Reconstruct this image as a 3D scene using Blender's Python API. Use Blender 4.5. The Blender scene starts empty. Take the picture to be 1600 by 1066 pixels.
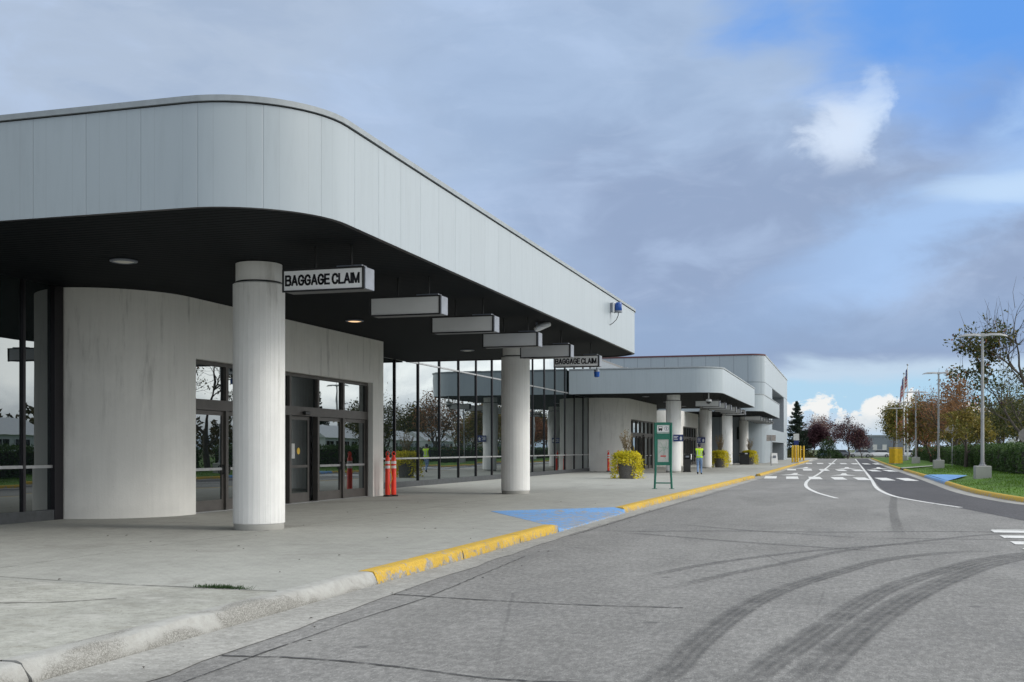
import bpy, bmesh, math, random
import numpy as np
from mathutils import Vector, Matrix
R = math.radians
scene = bpy.context.scene
COL = scene.collection

# ------------------------------------------------------------------ camera
cam_d = bpy.data.cameras.new('camera')
cam_d.lens = 39.375; cam_d.sensor_width = 36.0
cam_d.shift_y = 0.1056
cam_d.clip_start = 0.1; cam_d.clip_end = 8000
cam = bpy.data.objects.new('camera', cam_d); COL.objects.link(cam)
cam.location = (0, 0, 1.6)
cam.rotation_euler = (R(90), 0, math.atan(0.3))
scene.camera = cam

# ------------------------------------------------------------------ node helpers
class NT:
    """tiny expression builder over a node tree"""
    def __init__(s, tree): s.t = tree; s.n = tree.nodes; s.l = tree.links
    def put(s, sock, v):
        if isinstance(v, (int, float)): sock.default_value = v
        elif isinstance(v, (tuple, list)):
            d = list(v)
            if len(sock.default_value) == 4 and len(d) == 3: d.append(1.0)
            sock.default_value = d
        else: s.l.new(v, sock)
    def math(s, op, a, b=None, c=None, clamp=False):
        n = s.n.new('ShaderNodeMath'); n.operation = op; n.use_clamp = clamp
        s.put(n.inputs[0], a)
        if b is not None: s.put(n.inputs[1], b)
        if c is not None: s.put(n.inputs[2], c)
        return n.outputs[0]
    def add(s, a, b): return s.math('ADD', a, b)
    def sub(s, a, b): return s.math('SUBTRACT', a, b)
    def mul(s, a, b): return s.math('MULTIPLY', a, b)
    def step(s, x, a, b, lo=0., hi=1.):
        n = s.n.new('ShaderNodeMapRange'); n.interpolation_type = 'SMOOTHSTEP'
        flip = a > b
        if flip: a, b, lo, hi = b, a, hi, lo
        s.put(n.inputs['Value'], x); s.put(n.inputs['From Min'], a); s.put(n.inputs['From Max'], b)
        s.put(n.inputs['To Min'], lo); s.put(n.inputs['To Max'], hi)
        return n.outputs[0]
    def mix(s, f, a, b, mode='MIX'):
        n = s.n.new('ShaderNodeMix'); n.data_type = 'RGBA'; n.blend_type = mode
        s.put(n.inputs[0], f); s.put(n.inputs[6], a); s.put(n.inputs[7], b)
        return n.outputs[2]
    def noise(s, vec, scale, detail=4., rough=.55, dist=0., out=0):
        n = s.n.new('ShaderNodeTexNoise')
        if vec is not None: s.l.new(vec, n.inputs['Vector'])
        n.inputs['Scale'].default_value = scale; n.inputs['Detail'].default_value = detail
        n.inputs['Roughness'].default_value = rough; n.inputs['Distortion'].default_value = dist
        return n.outputs[out]
    def mapping(s, vec, scale=(1, 1, 1), loc=(0, 0, 0), rot=(0, 0, 0)):
        n = s.n.new('ShaderNodeMapping'); s.l.new(vec, n.inputs['Vector'])
        n.inputs['Scale'].default_value = scale; n.inputs['Location'].default_value = loc; n.inputs['Rotation'].default_value = rot
        return n.outputs[0]
    def sep(s, vec):
        n = s.n.new('ShaderNodeSeparateXYZ'); s.l.new(vec, n.inputs[0]); return n.outputs

def lin(r, g, b):
    f = lambda c: (c / 255 / 12.92) if c / 255 <= .04045 else ((c / 255 + .055) / 1.055) ** 2.4
    return (f(r), f(g), f(b))

# ------------------------------------------------------------------ world: broken overcast over a clear blue
world = bpy.data.worlds.new('World'); scene.world = world; world.use_nodes = True
SUN_EL, SUN_AZ = 32.0, 88.0          # azimuth measured from +Y towards +X
w = NT(world.node_tree); w.n.clear()
bg = w.n.new('ShaderNodeBackground'); wo = w.n.new('ShaderNodeOutputWorld'); w.l.new(bg.outputs[0], wo.inputs[0])
sky = w.n.new('ShaderNodeTexSky'); sky.sky_type = 'NISHITA'; sky.sun_disc = False
sky.sun_elevation = R(SUN_EL); sky.sun_rotation = R(SUN_AZ); sky.air_density = 1.0; sky.dust_density = .4; sky.ozone_density = 1.5
STR = 0.1
tc = w.n.new('ShaderNodeTexCoord').outputs['Generated']
x, y, z = w.sep(tc)
az = w.mul(w.math('ARCTAN2', x, y), 180 / math.pi)
el = w.mul(w.math('ARCSINE', z), 180 / math.pi)
m_soft = w.mapping(tc, (1, 1, 2.6))
nA = w.noise(m_soft, 3.2, 5, .5)                 # large soft masses
nB = w.noise(w.mapping(tc, (1, 1, 2.2), (3, 1, 2)), 9.0, 7, .55, .4)
nC = w.noise(w.mapping(tc, (1, 1, 1.5), (7, 4, 1)), 26.0, 8, .6, .3)
jA = w.sub(nA, .5); jB = w.sub(nB, .5); jC = w.sub(nC, .5)
k = lambda c: tuple(v / STR for v in c)           # colours below are what the sky shows; STR scales them back
azj = w.add(az, w.add(w.mul(jA, 22), w.mul(jB, 10)))
elj = w.add(el, w.add(w.mul(jA, 9), w.mul(jB, 5)))
pale = k(lin(190, 206, 228)); mid = k(lin(168, 190, 221)); grey = k(lin(149, 168, 200)); dim = k(lin(172, 189, 213))
cl = w.mix(w.step(azj, -34, -17), w.mix(w.mul(w.step(w.add(elj, w.mul(jA, 14)), 12, 19), .8), pale, dim), mid)
gm = w.mul(w.step(elj, 17.5, 13.5), w.step(azj, -20, -11))
cl = w.mix(w.mul(gm, .95), cl, grey)
cl = w.mix(w.mul(w.step(nB, .48, .70), .45), cl, k(lin(186, 207, 238)))
cl = w.mix(w.mul(w.step(nB, .5, .30), .32), cl, k(lin(144, 167, 200)))
cl = w.mix(w.mul(w.step(w.noise(w.mapping(tc, (1, 1, 3.5), (5, 5, 5), (0, R(18), 0)), 14, 7, .6, .8), .52, .72), .14), cl, k(lin(196, 212, 238)))
# clear blue, upper right
blue = w.mix(1.0, sky.outputs[0], (.70, .95, 1.12), 'MULTIPLY')
bd = w.add(w.mul(w.math('POWER', w.mul(w.sub(azj, 13), 1 / 17.0), 2), 1), w.math('POWER', w.mul(w.sub(el, 22), 1 / 9.0), 2))
bm = w.step(bd, 1.25, .35)
blue_deep = w.mix(.85, blue, k(lin(104, 164, 244)))
cl = w.mix(bm, cl, blue_deep)
# lighter diagonal veils low on the right
diag = w.add(w.sub(el, w.mul(az, .5)), w.add(w.mul(jB, 6), w.mul(jC, 2)))
veil = w.mul(w.mul(w.step(diag, 6.0, 8.6), w.step(diag, 12.2, 9.2)), w.step(az, -9, 3))
cl = w.mix(w.mul(veil, .75), cl, k(lin(172, 206, 250)))
# the bright torn cloud and a streak beside it
def blob(a0, e0, ra, re, jit, soft=(1.2, .35), tilt=0.0):
    da = w.add(w.sub(az, a0), w.mul(jC, jit)); de = w.add(w.sub(el, e0), w.add(w.mul(jB, jit * .6), w.mul(da, tilt)))
    d = w.add(w.math('POWER', w.mul(da, 1 / ra), 2), w.math('POWER', w.mul(de, 1 / re), 2))
    return w.step(d, soft[0], soft[1])
cl = w.mix(w.mul(blob(-.5, 15.3, 1.5, 1.75, 4.6, (2.3, -.5)), .92), cl, k(lin(222, 236, 255)))
cl = w.mix(w.mul(blob(.9, 16.2, 1.0, 1.4, 4.5, (2.4, -.5), -.5), .75), cl, k(lin(214, 232, 255)))
cl = w.mix(w.mul(blob(7.6, 12.2, 3.2, .5, 2.4, (2.8, -.4)), .6), cl, k(lin(208, 232, 255)))
# darker bank just above the clear strip near the horizon
bank = w.mul(w.step(w.add(el, w.mul(jB, 3)), 4.0, 5.2), w.step(w.add(el, w.mul(jB, 3)), 8.2, 6.0))
cl = w.mix(w.mul(bank, .6), cl, k(lin(148, 172, 206)))
e2 = w.add(el, w.mul(jB, 2.4))
cl = w.mix(w.step(e2, 4.6, 3.6), cl, k(lin(194, 215, 235)))
gap = w.mul(w.step(e2, 1.4, 2.0), w.step(e2, 3.7, 3.0))
cl = w.mix(w.mul(gap, .75), cl, k(lin(172, 214, 240)))
cum = w.mul(w.step(w.add(nC, w.mul(w.sub(el, 2.1), -.11)), .5, .56), w.step(el, .55, 1.1))
cum_c = w.mix(w.step(w.add(el, w.mul(jC, 2.0)), 1.0, 2.0), k(lin(203, 216, 226)), k(lin(243, 244, 243)))
cl = w.mix(w.mul(cum, w.step(el, 4.3, 3.3)), cl, cum_c)
# overcast made brighter overhead, to the right and behind, as added scene light
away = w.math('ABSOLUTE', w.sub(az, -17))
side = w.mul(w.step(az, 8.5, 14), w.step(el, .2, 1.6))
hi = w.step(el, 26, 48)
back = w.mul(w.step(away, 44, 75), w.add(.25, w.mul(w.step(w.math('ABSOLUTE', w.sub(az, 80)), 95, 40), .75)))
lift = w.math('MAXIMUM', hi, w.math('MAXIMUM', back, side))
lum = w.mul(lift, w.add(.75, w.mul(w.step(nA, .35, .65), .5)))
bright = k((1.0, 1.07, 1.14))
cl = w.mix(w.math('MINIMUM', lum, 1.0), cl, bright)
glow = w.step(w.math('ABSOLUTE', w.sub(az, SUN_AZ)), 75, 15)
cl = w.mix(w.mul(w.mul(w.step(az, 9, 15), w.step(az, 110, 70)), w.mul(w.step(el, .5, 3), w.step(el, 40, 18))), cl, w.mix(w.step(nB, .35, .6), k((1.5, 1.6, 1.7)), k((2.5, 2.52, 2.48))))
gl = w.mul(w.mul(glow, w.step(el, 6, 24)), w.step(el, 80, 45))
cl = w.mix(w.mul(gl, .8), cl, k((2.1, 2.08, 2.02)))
cl = w.mix(w.step(el, -.3, -2.5), cl, k((.16, .17, .17)))
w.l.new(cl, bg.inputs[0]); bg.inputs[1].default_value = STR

# ------------------------------------------------------------------ sun through thin cloud
sun_d = bpy.data.lights.new('sun', 'SUN'); sun_d.energy = 1.3; sun_d.angle = R(14); sun_d.color = (1, .95, .87)
sun = bpy.data.objects.new('sun', sun_d); COL.objects.link(sun)
v = Vector((math.sin(R(SUN_AZ)) * math.cos(R(SUN_EL)), math.cos(R(SUN_AZ)) * math.cos(R(SUN_EL)), math.sin(R(SUN_EL))))
sun.rotation_euler = v.to_track_quat('Z', 'Y').to_euler()
sun.location = (30, -20, 40)

scene.view_settings.view_transform = 'Standard'
scene.view_settings.look = 'None'
scene.view_settings.exposure = 0.0
scene.view_settings.gamma = 1.0
scene.render.engine = 'CYCLES'
scene.cycles.use_denoising = True
scene.cycles.max_bounces = 8

# ------------------------------------------------------------------ materials
M = {}
def mat(name, col, rough=.7, metal=0., var=.0, vs=6., stretch=(1, 1, 1), bump=0., bs=60., col2=None, spec=.5, coords='Object', island=0.):
    m = bpy.data.materials.new(name); m.use_nodes = True
    t = NT(m.node_tree); p = t.n['Principled BSDF']
    p.inputs['Roughness'].default_value = rough; p.inputs['Metallic'].default_value = metal
    p.inputs['Specular IOR Level'].default_value = spec
    tcx = t.n.new('ShaderNodeTexCoord').outputs[coords]
    c = tuple(col) + (1,)
    if var or col2:
        f = t.step(t.noise(t.mapping(tcx, stretch), vs, 6, .6), .32, .68)
        b = tuple(col2) + (1,) if col2 else tuple(v * (1 - var) for v in col) + (1,)
        a = c if col2 else tuple(min(1, v * (1 + var)) for v in col) + (1,)
        c = t.mix(f, a, b)
    if island:
        g = t.n.new('ShaderNodeNewGeometry').outputs['Random Per Island']
        c = t.mix(1.0, c, t.mix(g, (1 - island,) * 3, (1 + island,) * 3), 'MULTIPLY')
    t.put(p.inputs['Base Color'], c)
    if bump:
        bn = t.n.new('ShaderNodeBump'); bn.inputs['Strength'].default_value = bump; bn.inputs['Distance'].default_value = .01
        t.l.new(t.noise(t.mapping(tcx, stretch), bs, 4, .6), bn.inputs['Height']); t.l.new(bn.outputs[0], p.inputs['Normal'])
    M[name] = m
    return m, t, p, tcx

def speckled(name, base, light, dark, fine=70., bump=.5, rough=.9, patch=.12, extra=None, ys=1.):
    """aggregate surface: fine stones, mid blotches and broad wear"""
    m = bpy.data.materials.new(name); m.use_nodes = True
    t = NT(m.node_tree); p = t.n['Principled BSDF']; p.inputs['Roughness'].default_value = rough; p.inputs['Specular IOR Level'].default_value = .3
    tcx = t.n.new('ShaderNodeTexCoord').outputs['Object']
    sc_ = t.mapping(tcx, (1, ys, 1)) if ys != 1. else tcx
    n1 = t.noise(sc_, fine, 3, .7); n2 = t.noise(sc_, fine * .28, 4, .6); n3 = t.noise(t.mapping(tcx, (1, .35, 1)), .55, 5, .6, .6); n4 = t.noise(tcx, 3.2, 5, .65)
    c = t.mix(t.step(n1, .56, .70), base, light)
    c = t.mix(t.step(n1, .44, .30), c, dark)
    c = t.mix(t.mul(t.step(n2, .45, .68), .35), c, dark)
    c = t.mix(t.mul(t.step(n2, .52, .30), .3), c, light)
    sc = t.add(1 - patch, t.mul(t.step(n3, .3, .7), 2 * patch))
    sc = t.mul(sc, t.add(.92, t.mul(t.step(n4, .3, .7), .16)))
    cc = t.n.new('ShaderNodeCombineColor'); [t.l.new(sc, cc.inputs[i]) for i in range(3)]
    c = t.mix(1.0, c, cc.outputs[0], 'MULTIPLY')
    if extra: c = extra(t, tcx, c)
    t.l.new(c, p.inputs['Base Color'])
    b = t.n.new('ShaderNodeBump'); b.inputs['Strength'].default_value = bump; b.inputs['Distance'].default_value = .006
    t.l.new(n1, b.inputs['Height']); t.l.new(b.outputs[0], p.inputs['Normal'])
    M[name] = m
    return m

def oil(t, tcx, c):
    a = t.noise(t.mapping(tcx, (1, .22, 1), (4, 4, 0)), .9, 6, .65, .5); sp = t.n.new('ShaderNodeTexVoronoi'); sp.inputs['Scale'].default_value = .9
    t.l.new(tcx, sp.inputs['Vector']); jj = t.noise(tcx, 14, 4, .7)
    c = t.mix(t.mul(t.step(a, .52, .72), .28), c, (.11, .11, .115))
    c = t.mix(t.mul(t.step(a, .46, .28), .22), c, (.30, .295, .28))
    c = t.mix(t.mul(t.step(t.add(sp.outputs['Distance'], t.mul(t.sub(jj, .5), .10)), .09, .03), .55), c, (.06, .06, .06))
    cr = t.n.new('ShaderNodeTexVoronoi'); cr.feature = 'DISTANCE_TO_EDGE'; cr.inputs['Scale'].default_value = .22
    wp = t.n.new('ShaderNodeMix'); wp.data_type = 'VECTOR'; wp.inputs[0].default_value = .06; t.l.new(tcx, wp.inputs[4]); t.l.new(t.noise(tcx, 1.3, 5, .6, out=1), wp.inputs[5]); t.l.new(wp.outputs[1], cr.inputs['Vector'])
    return t.mix(t.mul(t.mul(t.step(cr.outputs['Distance'], .0035, .0012), t.step(a, .4, .6)), .3), c, (.05, .05, .05))
speckled('asphalt', (.205, .201, .194), (.39, .385, .37), (.088, .087, .087), 68, .8, extra=oil, ys=.45)
speckled('asphalt_new', (.075, .073, .08), (.15, .147, .15), (.035, .035, .04), 56, .5, patch=.1, ys=.5)
def stain(t, tcx, c):
    f = t.step(t.noise(tcx, .45, 5, .62, .8), .56, .72)
    c = t.mix(t.mul(f, .55), c, (.22, .21, .19))
    g = t.step(t.noise(t.mapping(tcx, (1, 1, 1), (9, 3, 0)), 1.1, 6, .7, .5), .62, .74)
    c = t.mix(t.mul(g, .35), c, (.46, .44, .39))
    r = t.step(t.noise(t.mapping(tcx, (1, 1, 1), (2, 13, 0)), .9, 5, .6, .3), .70, .78)
    return t.mix(t.mul(r, .35), c, (.36, .25, .15))
speckled('pavement', (.345, .347, .32), (.41, .41, .385), (.265, .265, .24), 45, .25, patch=.06, extra=stain)
speckled('gutter', (.31, .305, .285), (.46, .45, .43), (.19, .185, .17), 40, .6, patch=.18, extra=stain)
speckled('kerb_concrete', (.34, .335, .315), (.46, .455, .43), (.17, .165, .15), 60, .9, patch=.2, extra=stain)
def spall(t, tcx, c):
    lo = t.noise(t.mapping(tcx, (1, .55, 1), (3, 1, 2)), 1.5, 5, .6, .4); fi = t.noise(tcx, 75, 4, .75); mi = t.noise(tcx, 9, 5, .7)
    zz = t.sep(tcx)[2]
    sk = t.step(t.add(t.add(lo, t.mul(t.sub(mi, .5), .25)), t.mul(t.sub(zz, .09), 1.3)), .42, .56)
    skin = t.mix(t.step(mi, .35, .7), (.40, .40, .38), (.33, .325, .305))
    agg = t.mix(t.step(fi, .40, .64), (.17, .165, .15), (.36, .355, .33))
    return t.mix(sk, agg, skin)
speckled('kerb_old', (.34, .335, .315), (.46, .455, .43), (.17, .165, .15), 60, .8, patch=.2, extra=spall)
def old_slab(t, tcx, c):
    c = stain(t, tcx, c)
    pit = t.noise(tcx, 38, 4, .75); bl = t.noise(t.mapping(tcx, (1, 1.6, 1)), 1.7, 7, .7, .5)
    c = t.mix(t.mul(t.step(pit, .57, .72), .6), c, (.17, .165, .145))
    c = t.mix(t.mul(t.step(bl, .5, .68), .5), c, (.50, .49, .46))
    return t.mix(t.mul(t.step(bl, .45, .28), .5), c, (.24, .225, .18))
speckled('pavement_old', (.35, .35, .315), (.45, .45, .41), (.22, .215, .19), 30, .5, patch=.12, extra=old_slab)
def worn(base, lv=0.):
    def f(t, tcx, c):
        a = t.noise(tcx, 5.5, 8, .72, .6); b = t.noise(tcx, 34, 5, .7)
        zz = t.sep(tcx)[2]
        keep = t.step(t.add(t.add(a, t.mul(t.sub(b, .5), .5)), t.mul(t.sub(zz, .075), -1.6 if False else .9)), .405 + lv, .46 + lv)
        v = t.mix(t.step(b, .35, .7), base, tuple(q * .72 for q in base))
        return t.mix(keep, c, v)
    return f
speckled('yellow_kerb', (.3, .29, .27), (.44, .43, .4), (.13, .12, .11), 38, .8, patch=.15, extra=worn((.60, .39, .06), .02))
speckled('blue_paint', (.3, .3, .3), (.42, .42, .4), (.2, .2, .2), 38, .4, patch=.1, extra=worn((.17, .36, .68), .035))
def white_worn(t, tcx, c):
    a = t.noise(tcx, 3.5, 8, .7); b = t.noise(tcx, 40, 4, .7)
    return t.mix(t.step(t.add(a, t.mul(t.sub(b, .5), .55)), .34, .42), c, (.66, .66, .65))
speckled('road_paint', (.2, .2, .2), (.35, .35, .35), (.1, .1, .1), 55, .4, patch=.08, extra=white_worn)

def decal(name, col, strength, scale, lo=.35, hi=.65, stretch=(1, 1, 1), edge=True):
    """thin film on the road (rubber, tar, faded paint): broken by noise, fading at its sides (UV x) and ends (UV y)"""
    m = bpy.data.materials.new(name); m.use_nodes = True
    t = NT(m.node_tree); p = t.n['Principled BSDF']; p.inputs['Roughness'].default_value = .85
    t.put(p.inputs['Base Color'], tuple(col) + (1,))
    tcn = t.n.new('ShaderNodeTexCoord'); ob = tcn.outputs['Object']; u, vv, _ = t.sep(tcn.outputs['UV'])
    f = t.step(t.noise(t.mapping(ob, stretch), scale, 5, .7), lo, hi)
    f = t.mul(f, strength)
    if edge:
        f = t.mul(f, t.mul(t.step(u, 0, .2), t.step(u, 1, .8)))
        f = t.mul(f, t.mul(t.step(vv, 0, .18), t.step(vv, 1, .82)))
        rib = t.add(.78, t.mul(t.math('SINE', t.mul(u, 25.0)), .22)) if edge == 'tread' else None
        if rib is not None: f = t.mul(f, rib)
    t.put(p.inputs['Alpha'], f)
    M[name] = m
decal('rubber', (.06, .06, .062), .5, 2.2, .05, .75, edge='tread')
decal('rubber_faint', (.06, .06, .063), .36, 12, .25, .66)
decal('tar', (.03, .03, .032), .85, 9, .3, .5, edge=False)
decal('joint', (.10, .095, .085), .75, 4, .3, .55, edge=False)
decal('faded_line', (.5, .5, .5), .3, 14, .35, .65)

# metal fascia panels with seams along the run (UV x is metres along the edge)
def panel_mat(name, col, spacing, rough=.42, sub=0, seam=.55, wob=.02, width=.014):
    m = bpy.data.materials.new(name); m.use_nodes = True
    t = NT(m.node_tree); p = t.n['Principled BSDF']; p.inputs['Roughness'].default_value = rough
    tcn = t.n.new('ShaderNodeTexCoord'); u, vv, _ = t.sep(tcn.outputs['UV'])
    def line(sp, wd):
        fr = t.math('ABSOLUTE', t.sub(t.math('FRACT', t.mul(u, 1 / sp)), .5))
        return t.step(fr, wd / sp, wd / sp * .3)
    s1 = line(spacing, width)
    hid = t.math('FLOOR', t.add(t.mul(u, 1 / spacing), .5))
    wn = t.n.new('ShaderNodeTexWhiteNoise'); wn.noise_dimensions = '1D'; t.l.new(hid, wn.inputs['W'])
    c = t.mix(wn.outputs[0], tuple(v * .975 for v in col), tuple(min(1, v * 1.02) for v in col))
    dirt = t.step(t.noise(t.mapping(tcn.outputs['UV'], (3.0, .35, 1)), 2.2, 6, .65), .45, .8)
    c = t.mix(t.mul(dirt, .32), c, tuple(v * .72 for v in col))
    c = t.mix(t.mul(s1, seam), c, (.16, .18, .2))
    if sub: c = t.mix(t.mul(line(sub, .01), seam * .75), c, (.2, .22, .24))
    t.put(p.inputs['Base Color'], c)
    b = t.n.new('ShaderNodeBump'); b.inputs['Strength'].default_value = .35; b.inputs['Distance'].default_value = .02
    t.l.new(t.add(t.mul(s1, -.6), t.mul(t.noise(tcn.outputs['UV'], 1.3, 2, .5), wob * 12)), b.inputs['Height']); t.l.new(b.outputs[0], p.inputs['Normal'])
    M[name] = m
panel_mat('fascia', (.335, .385, .42), .9, sub=.45, seam=.26)
panel_mat('panel_wall', (.31, .36, .40), 1.45, seam=.6, width=.055)

# dark soffit of narrow metal planks
m, t, p, tcx = mat('soffit', (.028, .032, .036), .7, spec=.08)
xx, yy, zz = t.sep(tcx)
fr = t.math('FRACT', t.mul(yy, 6.0))
gr = t.step(fr, .0, .12)
t.put(p.inputs['Base Color'], t.mix(gr, (.003, .0035, .004), (.0065, .0085, .0105)))
b = t.n.new('ShaderNodeBump'); b.inputs['Strength'].default_value = .5; b.inputs['Distance'].default_value = .02
t.l.new(gr, b.inputs['Height']); t.l.new(b.outputs[0], p.inputs['Normal'])

# board-marked concrete with rain stains running down
def concrete(name, col, dark, board=9., streak=.25):
    m, t, p, tcx = mat(name, col, .88, spec=.25)
    str_ = t.noise(t.mapping(tcx, (1, 1, .06)), board, 5, .65)
    blot = t.noise(tcx, 1.1, 6, .65)
    st = t.noise(t.mapping(tcx, (1, 1, .12), (4, 2, 0)), 3.2, 7, .7)
    pit = t.noise(tcx, 28, 4, .7)
    z_ = t.sep(tcx)[2]
    c = t.mix(t.mul(t.step(str_, .38, .66), streak), col, tuple(v * .82 for v in col))
    c = t.mix(t.mul(t.step(blot, .42, .7), .35), c, tuple(min(1, v * 1.18) for v in col))
    hgt = t.step(z_, 1.2, 4.6)
    c = t.mix(t.mul(t.step(st, .53, .74), t.add(.05, t.mul(hgt, .65))), c, dark)
    c = t.mix(t.mul(t.step(pit, .66, .76), .5), c, dark)
    c = t.mix(t.mul(t.step(t.add(z_, t.mul(blot, .5)), .62, .3), .35), c, tuple(v * .8 for v in col))
    t.put(p.inputs['Base Color'], c)
    b = t.n.new('ShaderNodeBump'); b.inputs['Strength'].default_value = .45; b.inputs['Distance'].default_value = .02
    t.l.new(t.add(t.mul(str_, .35), t.mul(pit, .4)), b.inputs['Height']); t.l.new(b.outputs[0], p.inputs['Normal'])
concrete('concrete_wall', (.72, .71, .675), (.17, .165, .15))
concrete('concrete_column', (.78, .78, .765), (.36, .35, .32), 11)
concrete('concrete_old', (.40, .395, .37), (.2, .19, .17), 7)

# mirror-coated glazing
def glass(name, refl, tint=(.82, .87, .88), wob=.012):
    m = bpy.data.materials.new(name); m.use_nodes = True
    t = NT(m.node_tree); t.n.clear(); o = t.n.new('ShaderNodeOutputMaterial')
    d = t.n.new('ShaderNodeBsdfDiffuse'); d.inputs[0].default_value = (.008, .012, .013, 1)
    g = t.n.new('ShaderNodeBsdfGlossy'); g.inputs[0].default_value = tuple(tint) + (1,); g.inputs['Roughness'].default_value = .004
    lw = t.n.new('ShaderNodeLayerWeight'); lw.inputs[0].default_value = .5
    f = t.math('ADD', refl, t.mul(t.math('POWER', lw.outputs['Facing'], 2.0), .55), clamp=True)
    mx = t.n.new('ShaderNodeMixShader'); t.l.new(f, mx.inputs[0]); t.l.new(d.outputs[0], mx.inputs[1]); t.l.new(g.outputs[0], mx.inputs[2])
    tcx = t.n.new('ShaderNodeTexCoord').outputs['Object']
    b = t.n.new('ShaderNodeBump'); b.inputs['Strength'].default_value = wob; b.inputs['Distance'].default_value = .1
    t.l.new(t.noise(tcx, .9, 2, .4), b.inputs['Height']); t.l.new(b.outputs[0], g.inputs['Normal'])
    t.l.new(mx.outputs[0], o.inputs[0]); M[name] = m
glass('mirror_glass', .19)
glass('door_glass', .16)
glass('dark_glass', .05)

mat('sill_dark', (.05, .055, .06), .6, var=.2); mat('mullion', (.012, .010, .014), .4, .3)
mat('rail_metal', (.34, .345, .35), .4, .5, var=.1)
mat('door_frame', (.085, .078, .072), .5, .3, var=.12, vs=3)
mat('black_metal', (.012, .012, .013), .5)
mat('black_plastic', (.015, .015, .016), .45, var=.2)
mat('coping', (.27, .30, .32), .5, .1, var=.08)
mat('coping_red', (.10, .035, .04), .6, var=.1)
mat('panel_grey', (.26, .29, .32), .6, var=.06); mat('roof', (.2, .2, .2), .9, var=.15)
mat('sign_grey', (.11, .115, .12), .45, var=.05, vs=2)
mat('sign_face', (.52, .53, .53), .4, var=.04, vs=2); mat('sign_face_lettered', (.84, .85, .86), .4, var=.03, vs=2)
mat('sign_cap', (.19, .21, .25), .45, .2, var=.1)
mat('ink', (.012, .012, .018), .6)
mat('white_paint', (.74, .75, .75), .5, var=.06)
mat('off_white', (.6, .6, .58), .6, var=.08)
mat('green_paint', (.008, .14, .095), .4, var=.1)
mat('map_paper', (.42, .44, .42), .35, col2=(.52, .53, .5), vs=5)
mat('map_green', (.18, .34, .24), .5)
mat('red_ink', (.5, .05, .05), .5)
mat('blue_sign', (.012, .028, .15), .4)
mat('beacon_blue', (.01, .07, .30), .15)
mat('orange_plastic', (.85, .045, .015), .42, var=.06)
mat('reflective', (.75, .73, .72), .35)
mat('caution_yellow', (.8, .5, .03), .5)
mat('yellow_post', (.66, .42, .02), .45, var=.12, vs=3)
mat('galvanised', (.33, .34, .36), .42, .55, var=.12, vs=8)
mat('pole_paint', (.36, .36, .37), .5, .2, var=.08)
mat('lamp_head', (.45, .45, .46), .5, .1)
mat('sign_back', (.3, .27, .25), .5, .3, var=.12)
mat('pot', (.13, .125, .125), .9, var=.3, vs=30, bump=.8, bs=40)
mat('soil', (.03, .022, .016), .95)
mat('asphalt_far', (.16, .16, .16), .9)
mat('grey_cladding', (.20, .23, .26), .6, var=.1)
mat('tent_white', (.72, .73, .74), .6, var=.05)
mat('car_glass', (.02, .025, .03), .1)
mat('tyre', (.015, .015, .015), .8)
mat('alloy', (.4, .4, .42), .3, .8)
for n_, c_ in (('car_white', (.7, .7, .71)), ('car_grey', (.12, .13, .15)), ('car_silver', (.4, .41, .43)), ('car_red', (.25, .02, .02)), ('car_blue', (.04, .07, .16))):
    mat(n_, c_, .25, .1)
mat('lamp_lens', (.7, .68, .6), .3)
mat('skin', (.42, .24, .17), .6); mat('denim', (.17, .26, .42), .85, var=.25, vs=14); mat('navy', (.015, .018, .035), .8)
mat('vest', (.52, .80, .02), .6); mat('shoe', (.02, .018, .02), .7); mat('tape', (.5, .52, .5), .4)

mat('bark', (.085, .07, .06), .9, var=.3, vs=18, stretch=(1, 1, .2), bump=.6, bs=25)
mat('bark_pale', (.20, .185, .17), .9, var=.3, vs=14, stretch=(1, 1, .3))
def leaf(name, a, b):
    m = bpy.data.materials.new(name); m.use_nodes = True
    t = NT(m.node_tree); p = t.n['Principled BSDF']; p.inputs['Roughness'].default_value = .55; p.inputs['Specular IOR Level'].default_value = .3
    g = t.n.new('ShaderNodeNewGeometry').outputs['Random Per Island']
    tcx = t.n.new('ShaderNodeTexCoord').outputs['Object']
    f = t.math('ADD', t.mul(g, .6), t.mul(t.step(t.noise(tcx, 1.0, 3, .6), .35, .65), .5), clamp=True)
    c = t.mix(f, tuple(a) + (1,), tuple(b) + (1,))
    t.l.new(c, p.inputs['Base Color'])
    tr = t.n.new('ShaderNodeBsdfTranslucent'); t.l.new(c, tr.inputs[0])
    mx = t.n.new('ShaderNodeMixShader'); mx.inputs[0].default_value = .3
    t.l.new(p.outputs[0], mx.inputs[1]); t.l.new(tr.outputs[0], mx.inputs[2])
    t.l.new(mx.outputs[0], t.n['Material Output'].inputs[0]); M[name] = m
leaf('leaf_dark', (.035, .055, .015), (.10, .10, .03))
leaf('leaf_hedge', (.022, .055, .014), (.08, .135, .035))
leaf('leaf_olive', (.10, .12, .025), (.30, .22, .05))
leaf('leaf_orange', (.24, .10, .05), (.42, .17, .08))
leaf('leaf_rust', (.17, .10, .05), (.33, .165, .075))
leaf('leaf_purple', (.035, .014, .022), (.085, .035, .045))
leaf('leaf_pink', (.12, .07, .06), (.26, .14, .11))
leaf('leaf_spruce', (.010, .022, .016), (.03, .05, .028))
leaf('leaf_bush', (.025, .06, .02), (.06, .11, .035))
leaf('leaf_yellow', (.45, .42, .02), (.85, .72, .05))
leaf('leaf_planter', (.10, .13, .03), (.5, .42, .04))
leaf('leaf_stem', (.16, .12, .07), (.32, .25, .14))
leaf('leaf_wood', (.03, .045, .02), (.12, .09, .035))
leaf('blade', (.05, .115, .008), (.13, .24, .02))
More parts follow.
